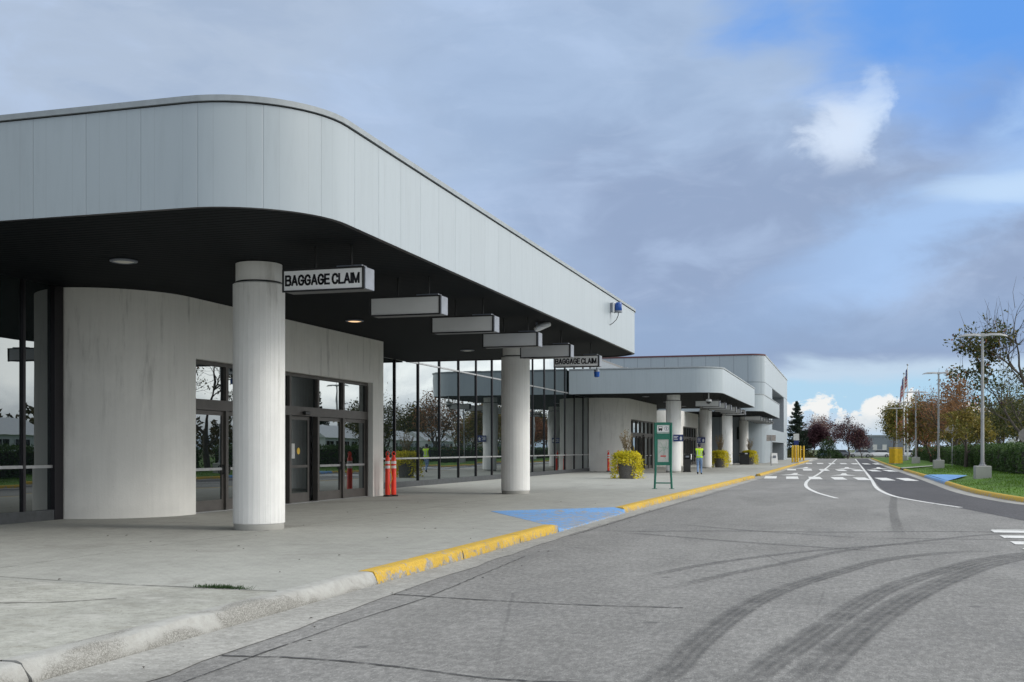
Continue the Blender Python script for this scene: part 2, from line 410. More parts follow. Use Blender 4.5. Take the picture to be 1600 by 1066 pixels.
speckled('grass_ground', (.065, .14, .012), (.12, .22, .022), (.025, .06, .006), 30, .8, patch=.25)
speckled('field', (.07, .09, .03), (.11, .13, .05), (.03, .04, .015), 3, .3, patch=.2)

# ------------------------------------------------------------------ mesh builder
class MB:
    def __init__(s): s.v = []; s.f = []; s.mi = []; s.uv = None; s.mats = []
    def slot(s, m):
        if m not in s.mats: s.mats.append(m)
        return s.mats.index(m)
    def add(s, verts, faces, mi=0):
        o = len(s.v); s.v += [tuple(q) for q in verts]
        for f in faces: s.f.append(tuple(i + o for i in f)); s.mi.append(mi)
        return s
    def box(s, x0, x1, y0, y1, z0, z1, mi=0, bev=0.):
        if x0 > x1: x0, x1 = x1, x0
        if y0 > y1: y0, y1 = y1, y0
        if bev:
            b = bev
            vs = []
            for (zz, i) in ((z0, b), (z0 + b, 0), (z1 - b, 0), (z1, b)):
                for (px, py) in ((x0, y0), (x1, y0), (x1, y1), (x0, y1)):
                    sx = 1 if px == x0 else -1; sy = 1 if py == y0 else -1
                    vs.append((px + sx * i + sx * b * .0, py + sy * i, zz))
            fs = [(3, 2, 1, 0), (12, 13, 14, 15)]
            for r in range(3):
                for c in range(4):
                    fs.append((r * 4 + c, r * 4 + (c + 1) % 4, r * 4 + 4 + (c + 1) % 4, r * 4 + 4 + c))
            return s.add(vs, fs, mi)
        return s.add([(x0, y0, z0), (x1, y0, z0), (x1, y1, z0), (x0, y1, z0), (x0, y0, z1), (x1, y0, z1), (x1, y1, z1), (x0, y1, z1)],
                     [(3, 2, 1, 0), (4, 5, 6, 7), (0, 1, 5, 4), (1, 2, 6, 5), (2, 3, 7, 6), (3, 0, 4, 7)], mi)
    def tube(s, pts, rad, n=8, mi=0, cap=True):
        pts = [Vector(q) for q in pts]
        if not hasattr(rad, '__len__'): rad = [rad] * len(pts)
        o = len(s.v); prev = None
        for i, q in enumerate(pts):
            d = (pts[min(i + 1, len(pts) - 1)] - pts[max(i - 1, 0)])
            if d.length < 1e-9: d = Vector((0, 0, 1))
            d.normalize()
            if prev is None:
                a = Vector((0, 0, 1)) if abs(d.z) < .9 else Vector((1, 0, 0))
                e = d.cross(a).normalized()
            else:
                e = (prev - d * prev.dot(d)); e = e.normalized() if e.length > 1e-6 else d.orthogonal().normalized()
            prev = e; f2 = d.cross(e)
            for j in range(n):
                t = 2 * math.pi * j / n
                s.v.append(tuple(q + (e * math.cos(t) + f2 * math.sin(t)) * rad[i]))
        for i in range(len(pts) - 1):
            for j in range(n):
                s.f.append((o + i * n + j, o + i * n + (j + 1) % n, o + (i + 1) * n + (j + 1) % n, o + (i + 1) * n + j)); s.mi.append(mi)
        if cap:
            s.f.append(tuple(o + j for j in reversed(range(n)))); s.mi.append(mi)
            q = o + (len(pts) - 1) * n; s.f.append(tuple(q + j for j in range(n))); s.mi.append(mi)
        return s
    def lathe(s, prof, n=24, cx=0., cy=0., mi=0, cap=True):
        o = len(s.v)
        for (r, z) in prof:
            for j in range(n):
                t = 2 * math.pi * j / n; s.v.append((cx + r * math.cos(t), cy + r * math.sin(t), z))
        for i in range(len(prof) - 1):
            for j in range(n):
                s.f.append((o + i * n + j, o + i * n + (j + 1) % n, o + (i + 1) * n + (j + 1) % n, o + (i + 1) * n + j)); s.mi.append(mi)
        if cap:
            s.f.append(tuple(o + j for j in reversed(range(n)))); s.mi.append(mi)
            q = o + (len(prof) - 1) * n; s.f.append(tuple(q + j for j in range(n))); s.mi.append(mi)
        return s
    def prism(s, poly, z0, z1, mi=0):
        n = len(poly); o = len(s.v)
        s.v += [(a, b, z0) for a, b in poly] + [(a, b, z1) for a, b in poly]
        s.f += [tuple(o + i for i in reversed(range(n))), tuple(o + n + i for i in range(n))]; s.mi += [mi, mi]
        for i in range(n):
            s.f.append((o + i, o + (i + 1) % n, o + n + (i + 1) % n, o + n + i)); s.mi.append(mi)
        return s
    def build(s, name, m, parent=None, world=True, smooth=None, uvs=None):
        me = bpy.data.meshes.new(name)
        vs = s.v
        if parent is not None and world:
            q = parent
            L = Vector((0, 0, 0))
            while q is not None: L = L + Vector(q.location); q = q.parent
            vs = [(a - L.x, b - L.y, c - L.z) for a, b, c in vs]
        me.from_pydata(vs, [], s.f)
        ms = m if isinstance(m, (list, tuple)) else [m]
        for q in ms: me.materials.append(M[q])
        if len(ms) > 1: me.polygons.foreach_set('material_index', s.mi)
        if smooth is not None:
            me.polygons.foreach_set('use_smooth', [True] * len(me.polygons)); me.set_sharp_from_angle(angle=R(smooth))
        if uvs is not None:
            ul = me.uv_layers.new(name='UVMap')
            ul.data.foreach_set('uv', [c for li in me.loops for c in uvs[li.vertex_index]])
        me.update()
        o = bpy.data.objects.new(name, me); COL.objects.link(o)
        if parent is not None: o.parent = parent
        return o

def tag(o, label=None, cat=None, group=None, kind=None):
    if label: o['label'] = label
    if cat: o['category'] = cat
    if group: o['group'] = group
    if kind: o['kind'] = kind
    return o
def thing(name, label, cat, loc=(0, 0, 0), rz=0., group=None):
    o = bpy.data.objects.new(name, None); o.empty_display_size = .2; COL.objects.link(o)
    o.location = loc; o.rotation_euler = (0, 0, rz)
    return tag(o, label, cat, group)
def dup(root, loc, rz=None, label=None, group=None, scale=None):
    def cp(o, par):
        c = o.copy(); COL.objects.link(c); c.parent = par
        for ch in list(o.children): cp(ch, c)
        return c
    c = cp(root, None); c.location = loc
    if rz is not None: c.rotation_euler = (0, 0, rz)
    if scale: c.scale = (scale,) * 3
    if label: c['label'] = label
    if group: c['group'] = group
    return c
def struct(name, mb, m, **k): return tag(mb.build(name, m, **k), kind='structure')
def lerp(tab, v):
    if v <= tab[0][0]: return tab[0][1]
    for (a, x), (b, y) in zip(tab, tab[1:]):
        if v <= b: return x + (y - x) * (v - a) / (b - a)
    return tab[-1][1]
def ribbon(pts, width, z, name, m, uvs=True, rough=0., n=1, seed=1):
    """a strip laid along a smoothed path on the ground"""
    rg = random.Random(seed)
    P = [Vector((a, b, 0)) for a, b in pts]
    if len(P) > 2:                                     # Catmull-Rom
        Q = []
        E_ = [P[0] * 2 - P[1]] + P + [P[-1] * 2 - P[-2]]
        for i in range(1, len(E_) - 2):
            for k_ in range(8):
                t = k_ / 8
                a, b, c, d = E_[i - 1], E_[i], E_[i + 1], E_[i + 2]
                Q.append(.5 * ((2 * b) + (c - a) * t + (2 * a - 5 * b + 4 * c - d) * t * t + (3 * b - a - 3 * c + d) * t ** 3))
        Q.append(P[-1]); P = Q
    elif rough:
        a, b = P; N = max(2, int((b - a).length / .15))
        P = [a.lerp(b, i / N) for i in range(N + 1)]
    if rough:
        P = [q + Vector((rg.uniform(-rough, rough), rg.uniform(-rough, rough), 0)) for q in P]
    mb = MB(); uv = []
    for i, q in enumerate(P):
        d = (P[min(i + 1, len(P) - 1)] - P[max(i - 1, 0)]).normalized(); e = Vector((d.y, -d.x, 0))
        wd = width * (rg.uniform(.5, 1.3) if rough else 1)
        mb.v += [(q.x - e.x * wd / 2, q.y - e.y * wd / 2, z), (q.x + e.x * wd / 2, q.y + e.y * wd / 2, z)]
        uv += [(0, i / (len(P) - 1)), (1, i / (len(P) - 1))]
        if i: mb.f.append((2 * i - 2, 2 * i - 1, 2 * i + 1, 2 * i)); mb.mi.append(0)
    return struct(name, mb, m, uvs=uv)

# ================================================================== SETTING
random.seed(7); rng = np.random.default_rng(7)
# ground to the horizon
g = MB(); g.add([(-3000, -3000, -.06), (3000, -3000, -.06), (3000, 3000, -.06), (-3000, 3000, -.06)], [(0, 1, 2, 3)])
struct('ground', g, 'field')

RC = [(60, 29.0), (20, 29.05), (12, 29.2), (8.6, 30.2), (6.5, 32.2), (5.15, 35.5), (4.5, 40.5), (4.22, 46), (4.15, 56), (4.05, 70), (3.75, 96), (3.6, 122), (3.55, 192)]
def smooth_path(P, k=6):
    P = [Vector((a, b, 0)) for a, b in P]; E_ = [P[0] * 2 - P[1]] + P + [P[-1] * 2 - P[-2]]; Q = []
    for i in range(1, len(E_) - 2):
        a, b, c, d = E_[i - 1], E_[i], E_[i + 1], E_[i + 2]
        for j in range(k):
            t = j / k; Q.append(.5 * ((2 * b) + (c - a) * t + (2 * a - 5 * b + 4 * c - d) * t * t + (3 * b - a - 3 * c + d) * t ** 3))
    return Q + [P[-1]]
RCS = smooth_path(RC)
# road sheet: main road plus the side road on the right and the junction at the far end
r = MB()
rp = [(-6, -40), (60, -40), (60, 29.3)] + [(q.x + .1, q.y + .1) for q in RCS[1:-1]] + [(3.7, 192), (60, 192), (60, 206), (-60, 206), (-60, 192), (-6, 192)]
cells = []
r.add([(a, b, 0) for a, b in [(-6, -40), (60, -40), (60, 28.5), (-6, 28.5)]], [(0, 1, 2, 3)])
ys = sorted(set([28.5] + [q.y + .01 for q in RCS if q.y > 29.0] + [192]))
def rx(yv):
    best = 60
    for a, b in zip(RCS, RCS[1:]):
        if a.y <= yv <= b.y and b.y > a.y: best = min(best, a.x + (b.x - a.x) * (yv - a.y) / (b.y - a.y))
    return best if yv > 29.0 else 60
for a, b in zip(ys, ys[1:]):
    xa, xb = rx(a) + .1, rx(b) + .1
    r.add([(-6, a, 0), (xa, a, 0), (xb, b, 0), (-6, b, 0)], [(0, 1, 2, 3)])
r.add([(-60, 192, 0), (60, 192, 0), (60, 206, 0), (-60, 206, 0)], [(0, 1, 2, 3)])
struct('road', r, 'asphalt')
# newer, darker asphalt of the right lane
na = MB()
lft = [(20, 26.2), (6.5, 26.3), (3.8, 27.0), (2.95, 32.4), (2.3, 35.6), (1.55, 40), (1.3, 47), (1.27, 56), (1.27, 68), (1.26, 84), (1.26, 104), (1.26, 130), (1.25, 160), (1.25, 192)]
lx = smooth_path(lft[2:], 5)
for a, b in zip(lx, lx[1:]):
    na.add([(a.x, a.y, .004), (min(rx(max(a.y, 29.2)), 20) - .02, a.y, .004), (min(rx(max(b.y, 29.2)), 20) - .02, b.y, .004), (b.x, b.y, .004)], [(0, 1, 2, 3)])
struct('road_resurfaced_lane', na, 'asphalt_new')

# left kerb, gutter and pavement
dL = lambda yv: lerp([(-40, -5.3), (30, -5.32), (63, -4.85), (190, -4.8)], yv)
gE = lambda yv: lerp([(-40, -4.5), (6.6, -4.6), (10.5, -4.76), (13.3, -4.84), (20, -4.97), (27, -4.93), (63, -4.5), (190, -4.45)], yv)
def kerb_left(name, y0, y1, m, top=.15, amp=.004, step=.12, t0=None, t1=None, blunt=True, seed=1):
    rg = random.Random(seed); mb = MB(); N = max(2, int((y1 - y0) / step)); nz = lambda s: rg.uniform(-s, s)
    sq_ = m == 'yellow_kerb'
    slow = [rg.uniform(-1, 1) for _ in range(N // 5 + 3)]
    for i in range(N + 1):
        yv = y0 + (y1 - y0) * i / N; b = dL(yv); h = top
        if t0 is not None: h = t0 + (t1 - t0) * i / N
        j = i / 5; sl = slow[int(j)] * (1 - j % 1) + slow[int(j) + 1] * (j % 1)
        a = amp
        yj = nz(.006) if 0 < i < N else 0
        mb.v += [(b + nz(a), yv, -.02), (b - .01 + nz(a) + sl * a * 2, yv + yj, h * (.38 if sq_ else .28)), (b - (.03 if sq_ else .055) + nz(a) + sl * a * 4, yv + yj, h * (.84 if sq_ else .68) + nz(a)),
                 (b - (.058 if sq_ else .085) + nz(a) + sl * a * 3, yv + yj, h * (.98 if sq_ else .93) + nz(a) * .5), (b - .13 + nz(a), yv + yj, h + .002 + nz(a) * .3), (b - .26, yv, h + .001), (b - .27, yv, -.02)]
        if i:
            for q in range(6): o = (i - 1) * 7 + q; mb.f.append((o, o + 1, o + 8, o + 7)); mb.mi.append(0)
    mb.f += [tuple(range(7)), tuple(reversed(range(N * 7, N * 7 + 7)))]; mb.mi += [0, 0]
    return struct(name, mb, m, smooth=40)
kerb_left('kerb', -20, 6.32, 'kerb_old', amp=.006, seed=2)
kerb_left('kerb', 6.37, 12.2, 'kerb_old', amp=.008, step=.07, seed=3)
for a, b, sd in ((12.23, 15.3, 4), (15.33, 18.2, 5), (18.23, 20.84, 6)):
    kerb_left('kerb_yellow', a, b, 'yellow_kerb', amp=.007, step=.07, seed=sd)
yv = 27.5; sd = 10
while yv < 62:
    e = min(yv + 5.8, 63); kerb_left('kerb_yellow', yv, e - .03, 'yellow_kerb', amp=.006, step=.15, seed=sd); yv = e; sd += 1
kerb_left('kerb', 63, 66.5, 'kerb_concrete', top=.03, amp=.004)
yv = 66.5
while yv < 150:
    e = min(yv + 12, 150); kerb_left('kerb_yellow', yv, e - .04, 'yellow_kerb', amp=.005, step=.4, seed=sd); yv = e; sd += 1
kerb_left('kerb', 150, 192, 'kerb_concrete', amp=.004, step=1)
# dropped kerb and painted blue ramp
rb = MB()
A, B, C_, D, E_ = (-5.58, 20.84, .151), (-8.0, 24.9, .154), (-5.58, 27.5, .151), (-5.33, 21.35, .03), (-5.33, 26.95, .03)
N = 9
rb.add([A, B, C_, D, E_, (-5.33, 20.84, .10), (-5.33, 27.5, .10), (-5.31, 21.35, -.02), (-5.31, 26.95, -.02), (-5.31, 20.84, -.02), (-5.31, 27.5, -.02)],
       [(0, 3, 1), (3, 4, 1), (4, 2, 1), (0, 5, 3), (4, 6, 2), (3, 7, 8, 4), (5, 9, 7, 3), (4, 8, 10, 6)])
struct('kerb_ramp', rb, 'blue_paint')
pv = MB()
yst = [10.25, 15, 20.84, 24.9, 27.5, 40, 63, 64, 65.6, 66.5, 90, 120, 150, 192]
def px_(yv):
    if 20.84 < yv < 27.5: return -8.0
    return dL(yv) - .265
for a, b in zip(yst, yst[1:]):
    za = .03 if 64 <= a <= 65.6 else .15; zb = .03 if 64 <= b <= 65.6 else .15
    xa, xb = px_(a), px_(b)
    pv.add([(-60, a, .15), (-9, a, .15), (xa if za == .15 else -6.4, a, .15), (xb if zb == .15 else -6.4, b, .15), (-9, b, .15), (-60, b, .15)], [(0, 1, 4, 5), (1, 2, 3, 4)])
    if 63 <= a < 66.5:
        pv.add([(xa if za == .15 else -6.4, a, .15), (xa, a, za), (xb, b, zb), (xb if zb == .15 else -6.4, b, .15)], [(0, 1, 2, 3)])
struct('pavement', pv, 'pavement')
struct('pavement', MB().add([(-60, -40, .15), (px_(0), -40, .15), (px_(0), 10.235, .15), (-60, 10.45, .15)], [(0, 1, 2, 3)]), 'pavement_old')
struct('pavement_seam', MB().add([(-60, 10.3, .146), (px_(11), 10.1, .146), (px_(11), 10.4, .146), (-60, 10.6, .146)], [(0, 1, 2, 3)]), 'soil')
gt = MB(); N = 300
rg = random.Random(5)
for i in range(N + 1):
    yv = -20 + 210 * (i / N) ** 1.6
    gt.v += [(dL(yv) + .02, yv, .012), (gE(yv) + rg.uniform(-.03, .03), yv, .006)]
    if i: gt.f.append((2 * i - 2, 2 * i - 1, 2 * i + 1, 2 * i)); gt.mi.append(0)
struct('gutter', gt, 'gutter')

# right kerb swept along the corner, in yellow lengths
def kerb_right(i0, i1, m, seed, top=.15, name='kerb_yellow'):
    P = RCS[i0:i1 + 1]; mb = MB(); rg = random.Random(seed)
    Q = []
    for a, b in zip(P, P[1:]):
        k_ = max(1, int((b - a).length / .5))
        Q += [a.lerp(b, j / k_) for j in range(k_)]
    Q.append(P[-1])
    for i, q in enumerate(Q):
        d = (Q[min(i + 1, len(Q) - 1)] - Q[max(0, i - 1)]).normalized(); n = Vector((d.y, -d.x, 0))
        for (o, h) in ((0, -.02), (.01, .05), (.05, .12), (.09, .15), (.19, .153), (.2, -.02)):
            u = q + n * (o + rg.uniform(-.004, .004)); mb.v.append((u.x, u.y, h * (top / .15) if h > 0 else h))
        if i:
            for j in range(5): o = (i - 1) * 6 + j; mb.f.append((o, o + 6, o + 7, o + 1)); mb.mi.append(0)
    mb.f += [tuple(reversed(range(6))), tuple(range(len(mb.v) - 6, len(mb.v)))]; mb.mi += [0, 0]
    struct(name, mb, m, smooth=40)
iY = lambda yv: min(range(len(RCS)), key=lambda i: abs(RCS[i].y - yv) + (100 if RCS[i].x > 15 else 0))
kerb_right(0, 12, 'kerb_concrete', 40, name='kerb')
kerb_right(12, 20, 'yellow_kerb', 41); kerb_right(20, 27, 'yellow_kerb', 42); kerb_right(27, 34, 'yellow_kerb', 43); kerb_right(34, iY(54.5), 'yellow_kerb', 44)
kerb_right(iY(54.5), iY(67.6), 'blue_paint', 45, top=.15, name='kerb_ramp')
kerb_right(iY(67.6), iY(88), 'yellow_kerb', 46)
kerb_right(iY(88), iY(92), 'kerb_concrete', 47, top=.03, name='kerb')
kerb_right(iY(92), len(RCS) - 1, 'yellow_kerb', 48)
rg_ = MB()
for i, q in enumerate(RCS):
    d = (RCS[min(i + 1, len(RCS) - 1)] - RCS[max(0, i - 1)]).normalized(); n = Vector((d.y, -d.x, 0))
    a = q - n * .48; b = q + n * .03
    rg_.v += [(a.x, a.y, .008), (b.x, b.y, .014)]
    if i: rg_.f.append((2 * i - 2, 2 * i, 2 * i + 1, 2 * i - 1)); rg_.mi.append(0)
struct('gutter', rg_, 'gutter')
# right verge, mounding gently towards the hedge
def verge_z(off): t = min(1, max(0, (off - .3) / 3.2)); return .15 + .17 * t * t * (3 - 2 * t)
vg = MB(); offs = [.17, .5, 1.0, 1.6, 2.3, 3.2, 4.5, 8, 20, 70]
vy = sorted(set([29.06, 29.12] + [q.y for q in RCS if q.y > 29.1])); vy = [a for i, a in enumerate(vy) if i == 0 or a - vy[i - 1] > .02]
rr = random.Random(9)
for i, yv in enumerate(vy):
    for j, o in enumerate(offs):
        e = verge_z(o) + (rr.uniform(-.015, .015) if 0 < j < 8 else 0) * min(1, (yv - 29) / 6)
        if yv < 33: e = .15 + (e - .15) * max(0, (yv - 29.3) / 4)
        vg.v.append((rx(yv) + o, yv + .0, e))
    if i:
        n_ = len(offs)
        for j in range(n_ - 1): a = (i - 1) * n_ + j; vg.f.append((a, a + 1, a + n_ + 1, a + n_)); vg.mi.append(0)
struct('verge', vg, 'grass_ground', smooth=180)
rp2 = MB(); rp2.add([(4.34, 54.6, .16), (4.9, 56.8, .215), (5.7, 60.0, .30), (5.0, 64.5, .24), (4.32, 67.3, .165), (4.33, 61, .17)], [(0, 1, 5), (1, 2, 5), (2, 3, 5), (3, 4, 5)])
struct('kerb_ramp_path', rp2, 'blue_paint')
rp3 = MB(); rp3.add([(3.9, 88.2, .17), (6.2, 90, .345), (6.2, 92.2, .345), (3.85, 91.8, .17), (4.8, 89, .24), (4.8, 92, .24)], [(0, 4, 5, 3), (4, 1, 2, 5)])
struct('path', rp3, 'pavement')
# blades of grass on the part of the verge one can see
gb = MB(); rr = random.Random(3)
for i in range(16000):
    yv = 33 + 60 * rr.random() ** 1.3; o = .2 + rr.random() ** .8 * 4.2; xv = rx(yv) + o
    if 4.0 < xv < 5.9 and 54.3 < yv < 67.5: continue
    zz = verge_z(o) - .01; h = rr.uniform(.03, .085); a = rr.uniform(0, 6.28); ww = rr.uniform(.008, .02)
    dx, dy = math.cos(a) * ww, math.sin(a) * ww; lx_, ly_ = rr.uniform(-.04, .04), rr.uniform(-.04, .04)
    gb.add([(xv - dx, yv - dy, zz), (xv + dx, yv + dy, zz), (xv + lx_, yv + ly_, zz + h)], [(0, 1, 2)])
tag(gb.build('grass', 'blade'), 'short mown green grass on the verge along the right kerb', 'grass', kind='stuff')

# painted markings
def flat(name, polys, m, z=.009):
    mb = MB()
    for P in polys: mb.add([(a, b, z) for a, b in P], [tuple(range(len(P)))])
    return struct(name, mb, m)
XB = [-4.05, -2.85, -1.6, -.35, .85, 2.0, 3.1]
for (y0, y1, sk) in ((60.8, 66.2, -.28), (85, 91.5, -.3), (124, 132.5, -.25)):
    flat('crossing_bars', [[(xb - .33, y0 - xb * .35), (xb + .33, y0 - xb * .35), (xb + .33 + sk, y1 - xb * .35), (xb - .33 + sk, y1 - xb * .35)] for xb in XB], 'road_paint')
for (y0, y1, xs) in ((70.5, 77, (-3.3, -.25)), (95, 103, (-3.5, -.1, 2.5))):
    flat('hump_marking', [[(xc - .75, y0), (xc + .75, y0), (xc + .2, y0 + (y1 - y0) * .4), (xc + .12, y1), (xc - .12, y1), (xc - .2, y0 + (y1 - y0) * .4)] for xc in xs], 'road_paint')
def line(pts, wd, z=.010, m='road_paint', name='lane_line'):
    P = smooth_path(pts, 6); mb = MB()
    for i, q in enumerate(P):
        d = (P[min(i + 1, len(P) - 1)] - P[max(0, i - 1)]).normalized(); e = Vector((d.y, -d.x, 0)) * wd / 2
        mb.v += [(q.x - e.x, q.y - e.y, z), (q.x + e.x, q.y + e.y, z)]
        if i: mb.f.append((2 * i - 2, 2 * i - 1, 2 * i + 1, 2 * i)); mb.mi.append(0)
    return struct(name, mb, m)
line([(1.14, 190), (1.16, 130), (1.18, 84), (1.17, 61), (1.12, 50.5), (1.2, 45), (1.5, 40), (2.1, 36.4), (2.95, 32.8)], .15)
line([(-1.77, 190), (-1.72, 120), (-1.8, 77), (-1.95, 62), (-1.88, 54), (-1.62, 48), (-1.15, 43), (-.75, 40.2), (-.34, 37.8)], .15)
ribbon([(-5, 45.2), (2.6, 46)], .45, .0075, 'worn_stop_line', 'faded_line')
ribbon([(-4.2, 60.5), (3, 58.5)], .3, .0075, 'worn_stop_line', 'faded_line')
flat('side_crossing', [[(2.68, y0), (5.6, y0 + .3), (5.6, y0 + .95), (2.68, y0 + .65)] for y0 in (23.15, 21.75, 20.35, 18.95, 17.55)] +
     [[(2.72, 23.92), (6, 24.2), (6, 24.32), (2.72, 24.04)]], 'road_paint')
# rubber left by turning tyres
for pts, wd in (([(-1.55, 5.5), (-1.24, 7.9), (-1.19, 9.1), (-1.08, 10.6), (-.9, 12.1), (-.62, 13.45), (-.16, 15.0), (.5, 17.0), (1.42, 18.4), (2.6, 19.4)], .32),
                ([(-1.0, 5.5), (-.63, 8.1), (-.42, 9.25), (-.2, 10.45), (.1, 12), (.52, 13.8), (1.2, 15.75), (2.0, 17.7), (3.2, 19.4), (5, 20.8)], .34),
                ([(-.62, 5.5), (-.24, 8.2), (0, 9.7), (.33, 11.4), (.76, 13.2), (1.3, 15.05), (2.04, 17.1), (3.2, 19.0), (5, 20.4)], .40)):
    ribbon(pts, wd, .005, 'tyre_mark', 'rubber')
for pts, wd in (([(-5, 21.6), (-3.9, 21.55), (-2.1, 22.2), (-.3, 22.4), (1.5, 23.15), (2.9, 23.35), (5, 23.2)], .28),
                ([(-4.3, 21.3), (-3.25, 20.6), (-1.85, 19.65), (-.25, 18.8), (.65, 18.4)], .26),
                ([(-3.6, 24), (-2.1, 22.6), (-.7, 21.65), (.4, 21)], .22),
                ([(1.5, 42), (1.45, 39), (1.2, 33), (1.05, 28), (.9, 21)], .26),
                ([(.6, 21.1), (1.2, 21.2), (2.2, 21.35), (3.4, 21.3)], .22),
                ([(-2.2, 12), (-1.5, 14.4), (-.86, 16.1), (0, 18.5), (1.35, 20.85), (2.5, 22.6), (4, 24.2)], .22),
                ([(-2.6, 13.4), (-1.9, 15.6), (-.9, 17.6), (.4, 19.4), (2, 20.9)], .22)):
    ribbon(pts, wd, .0045, 'tyre_mark', 'rubber_faint')
# cracks sealed with tar, joints in the pavement
for pts, wd in (([(-5.3, 11.55), (-4.1, 11.32), (-2.74, 11.2), (-1.6, 11.3)], .035), ([(-4.65, 7.66), (-3.95, 7.73), (-3.2, 7.64), (-2.3, 7.42), (-1.5, 7.5)], .035),
                ([(-4.28, 4), (-4.4, 9), (-4.33, 11.35)], .02), ([(-4.35, 11.4), (-4.6, 16)], .015), ([(-4.9, 20), (-4.8, 30), (-4.5, 45)], .03)):
    ribbon(pts, wd, .0065, 'road_crack', 'tar', rough=.012, seed=int(wd * 1000) + 3)
for pts, wd in (([(-9.6, 10.56), (-7.7, 10.32), (-6.6, 10.29), (-5.58, 10.24)], .03), ([(-14, 12.2), (-8.7, 15.2), (-5.6, 15.1)], .012), ([(-13.8, 19.2), (-9.5, 19.2), (-5.6, 19.2)], .014),
                ([(-13.8, 23.3), (-8.2, 23.3)], .014), ([(-8.0, 8.6), (-7.2, 8.9), (-6.8, 9.3)], .05), ([(-13.9, 28), (-5.6, 28)], .014), ([(-16, 34), (-5.6, 34)], .014), ([(-16, 41), (-5.6, 41)], .014), ([(-16, 49), (-5.5, 49)], .014), ([(-16, 57), (-5.4, 57)], .014),
                ([(-9.9, 10.6), (-9.9, 60)], .013)):
    ribbon(pts, wd, .154, 'pavement_joint', 'joint', rough=.008, seed=int(wd * 1000) + len(pts))
# weeds in the pavement joint
wd_ = MB(); rr = random.Random(12)
for i in range(420):
    a = rr.gauss(0, .15); xv = -6.27 + a; yv = 10.32 + rr.gauss(0, .022); zz = .15; h = rr.uniform(.015, .05); an = rr.uniform(0, 6.28)
    wd_.add([(xv - .006 * math.cos(an), yv - .006 * math.sin(an), zz), (xv + .006 * math.cos(an), yv + .006 * math.sin(an), zz), (xv + rr.uniform(-.04, .04), yv + rr.uniform(-.03, .03), zz + h)], [(0, 1, 2)])
tag(wd_.build('weeds', 'leaf_bush'), 'low tuft of weeds growing in the pavement joint by the kerb', 'weeds', kind='stuff')
# dead leaves and grit scattered on the pavement and gutter
lf = MB(); rr = random.Random(21)
for i in range(70):
    if i < 40: xv, yv, zz = rr.uniform(-12, -5.8), rr.uniform(9, 30), .156
    else: xv, yv, zz = rr.uniform(-5.2, -4.2), rr.uniform(6, 30), .018
    if 20 < yv < 28 and xv > -8.2 and zz > .1: continue
    s_ = rr.uniform(.012, .035); an = rr.uniform(0, 6.28); c_, q_ = math.cos(an) * s_, math.sin(an) * s_
    lf.add([(xv - c_, yv - q_, zz), (xv + q_ * .5, yv - c_ * .5, zz + .006), (xv + c_, yv + q_, zz + .003), (xv - q_ * .5, yv + c_ * .5, zz + .01)], [(0, 1, 2, 3)])
tag(lf.build('leaf_litter', 'soil'), 'small dark dead leaves and grit scattered on the pavement and gutter', 'leaf litter', kind='stuff')

# ================================================================== TERMINAL
XF, XG, XD = -7.1, -16.3, -13.9      # fascia face, glass plane, door plane
def arc(cx, cy, r_, a0, a1, n): return [(cx + r_ * math.cos(R(a0 + (a1 - a0) * i / n)), cy + r_ * math.sin(R(a0 + (a1 - a0) * i / n))) for i in range(n + 1)]
def wall_strip(path, z0, z1, name, m, parent, smooth=30):
    """outer face along an open path, UV x = metres run"""
    mb = MB(); uv = []; L = 0
    for i, (a, b) in enumerate(path):
        if i: L += math.hypot(a - path[i - 1][0], b - path[i - 1][1])
        mb.v += [(a, b, z0), (a, b, z1)]; uv += [(L, z0), (L, z1)]
        if i: mb.f.append((2 * i - 2, 2 * i, 2 * i + 1, 2 * i - 1)); mb.mi.append(0)
    return mb.build(name, m, parent, smooth=smooth, uvs=uv)
def offset_in(path, d):
    out = []
    for i, (a, b) in enumerate(path):
        p0 = path[max(0, i - 1)]; p1 = path[min(len(path) - 1, i + 1)]
        tx, ty = p1[0] - p0[0], p1[1] - p0[1]; L = math.hypot(tx, ty) or 1
        out.append((a - ty / L * d, b + tx / L * d))
    return out
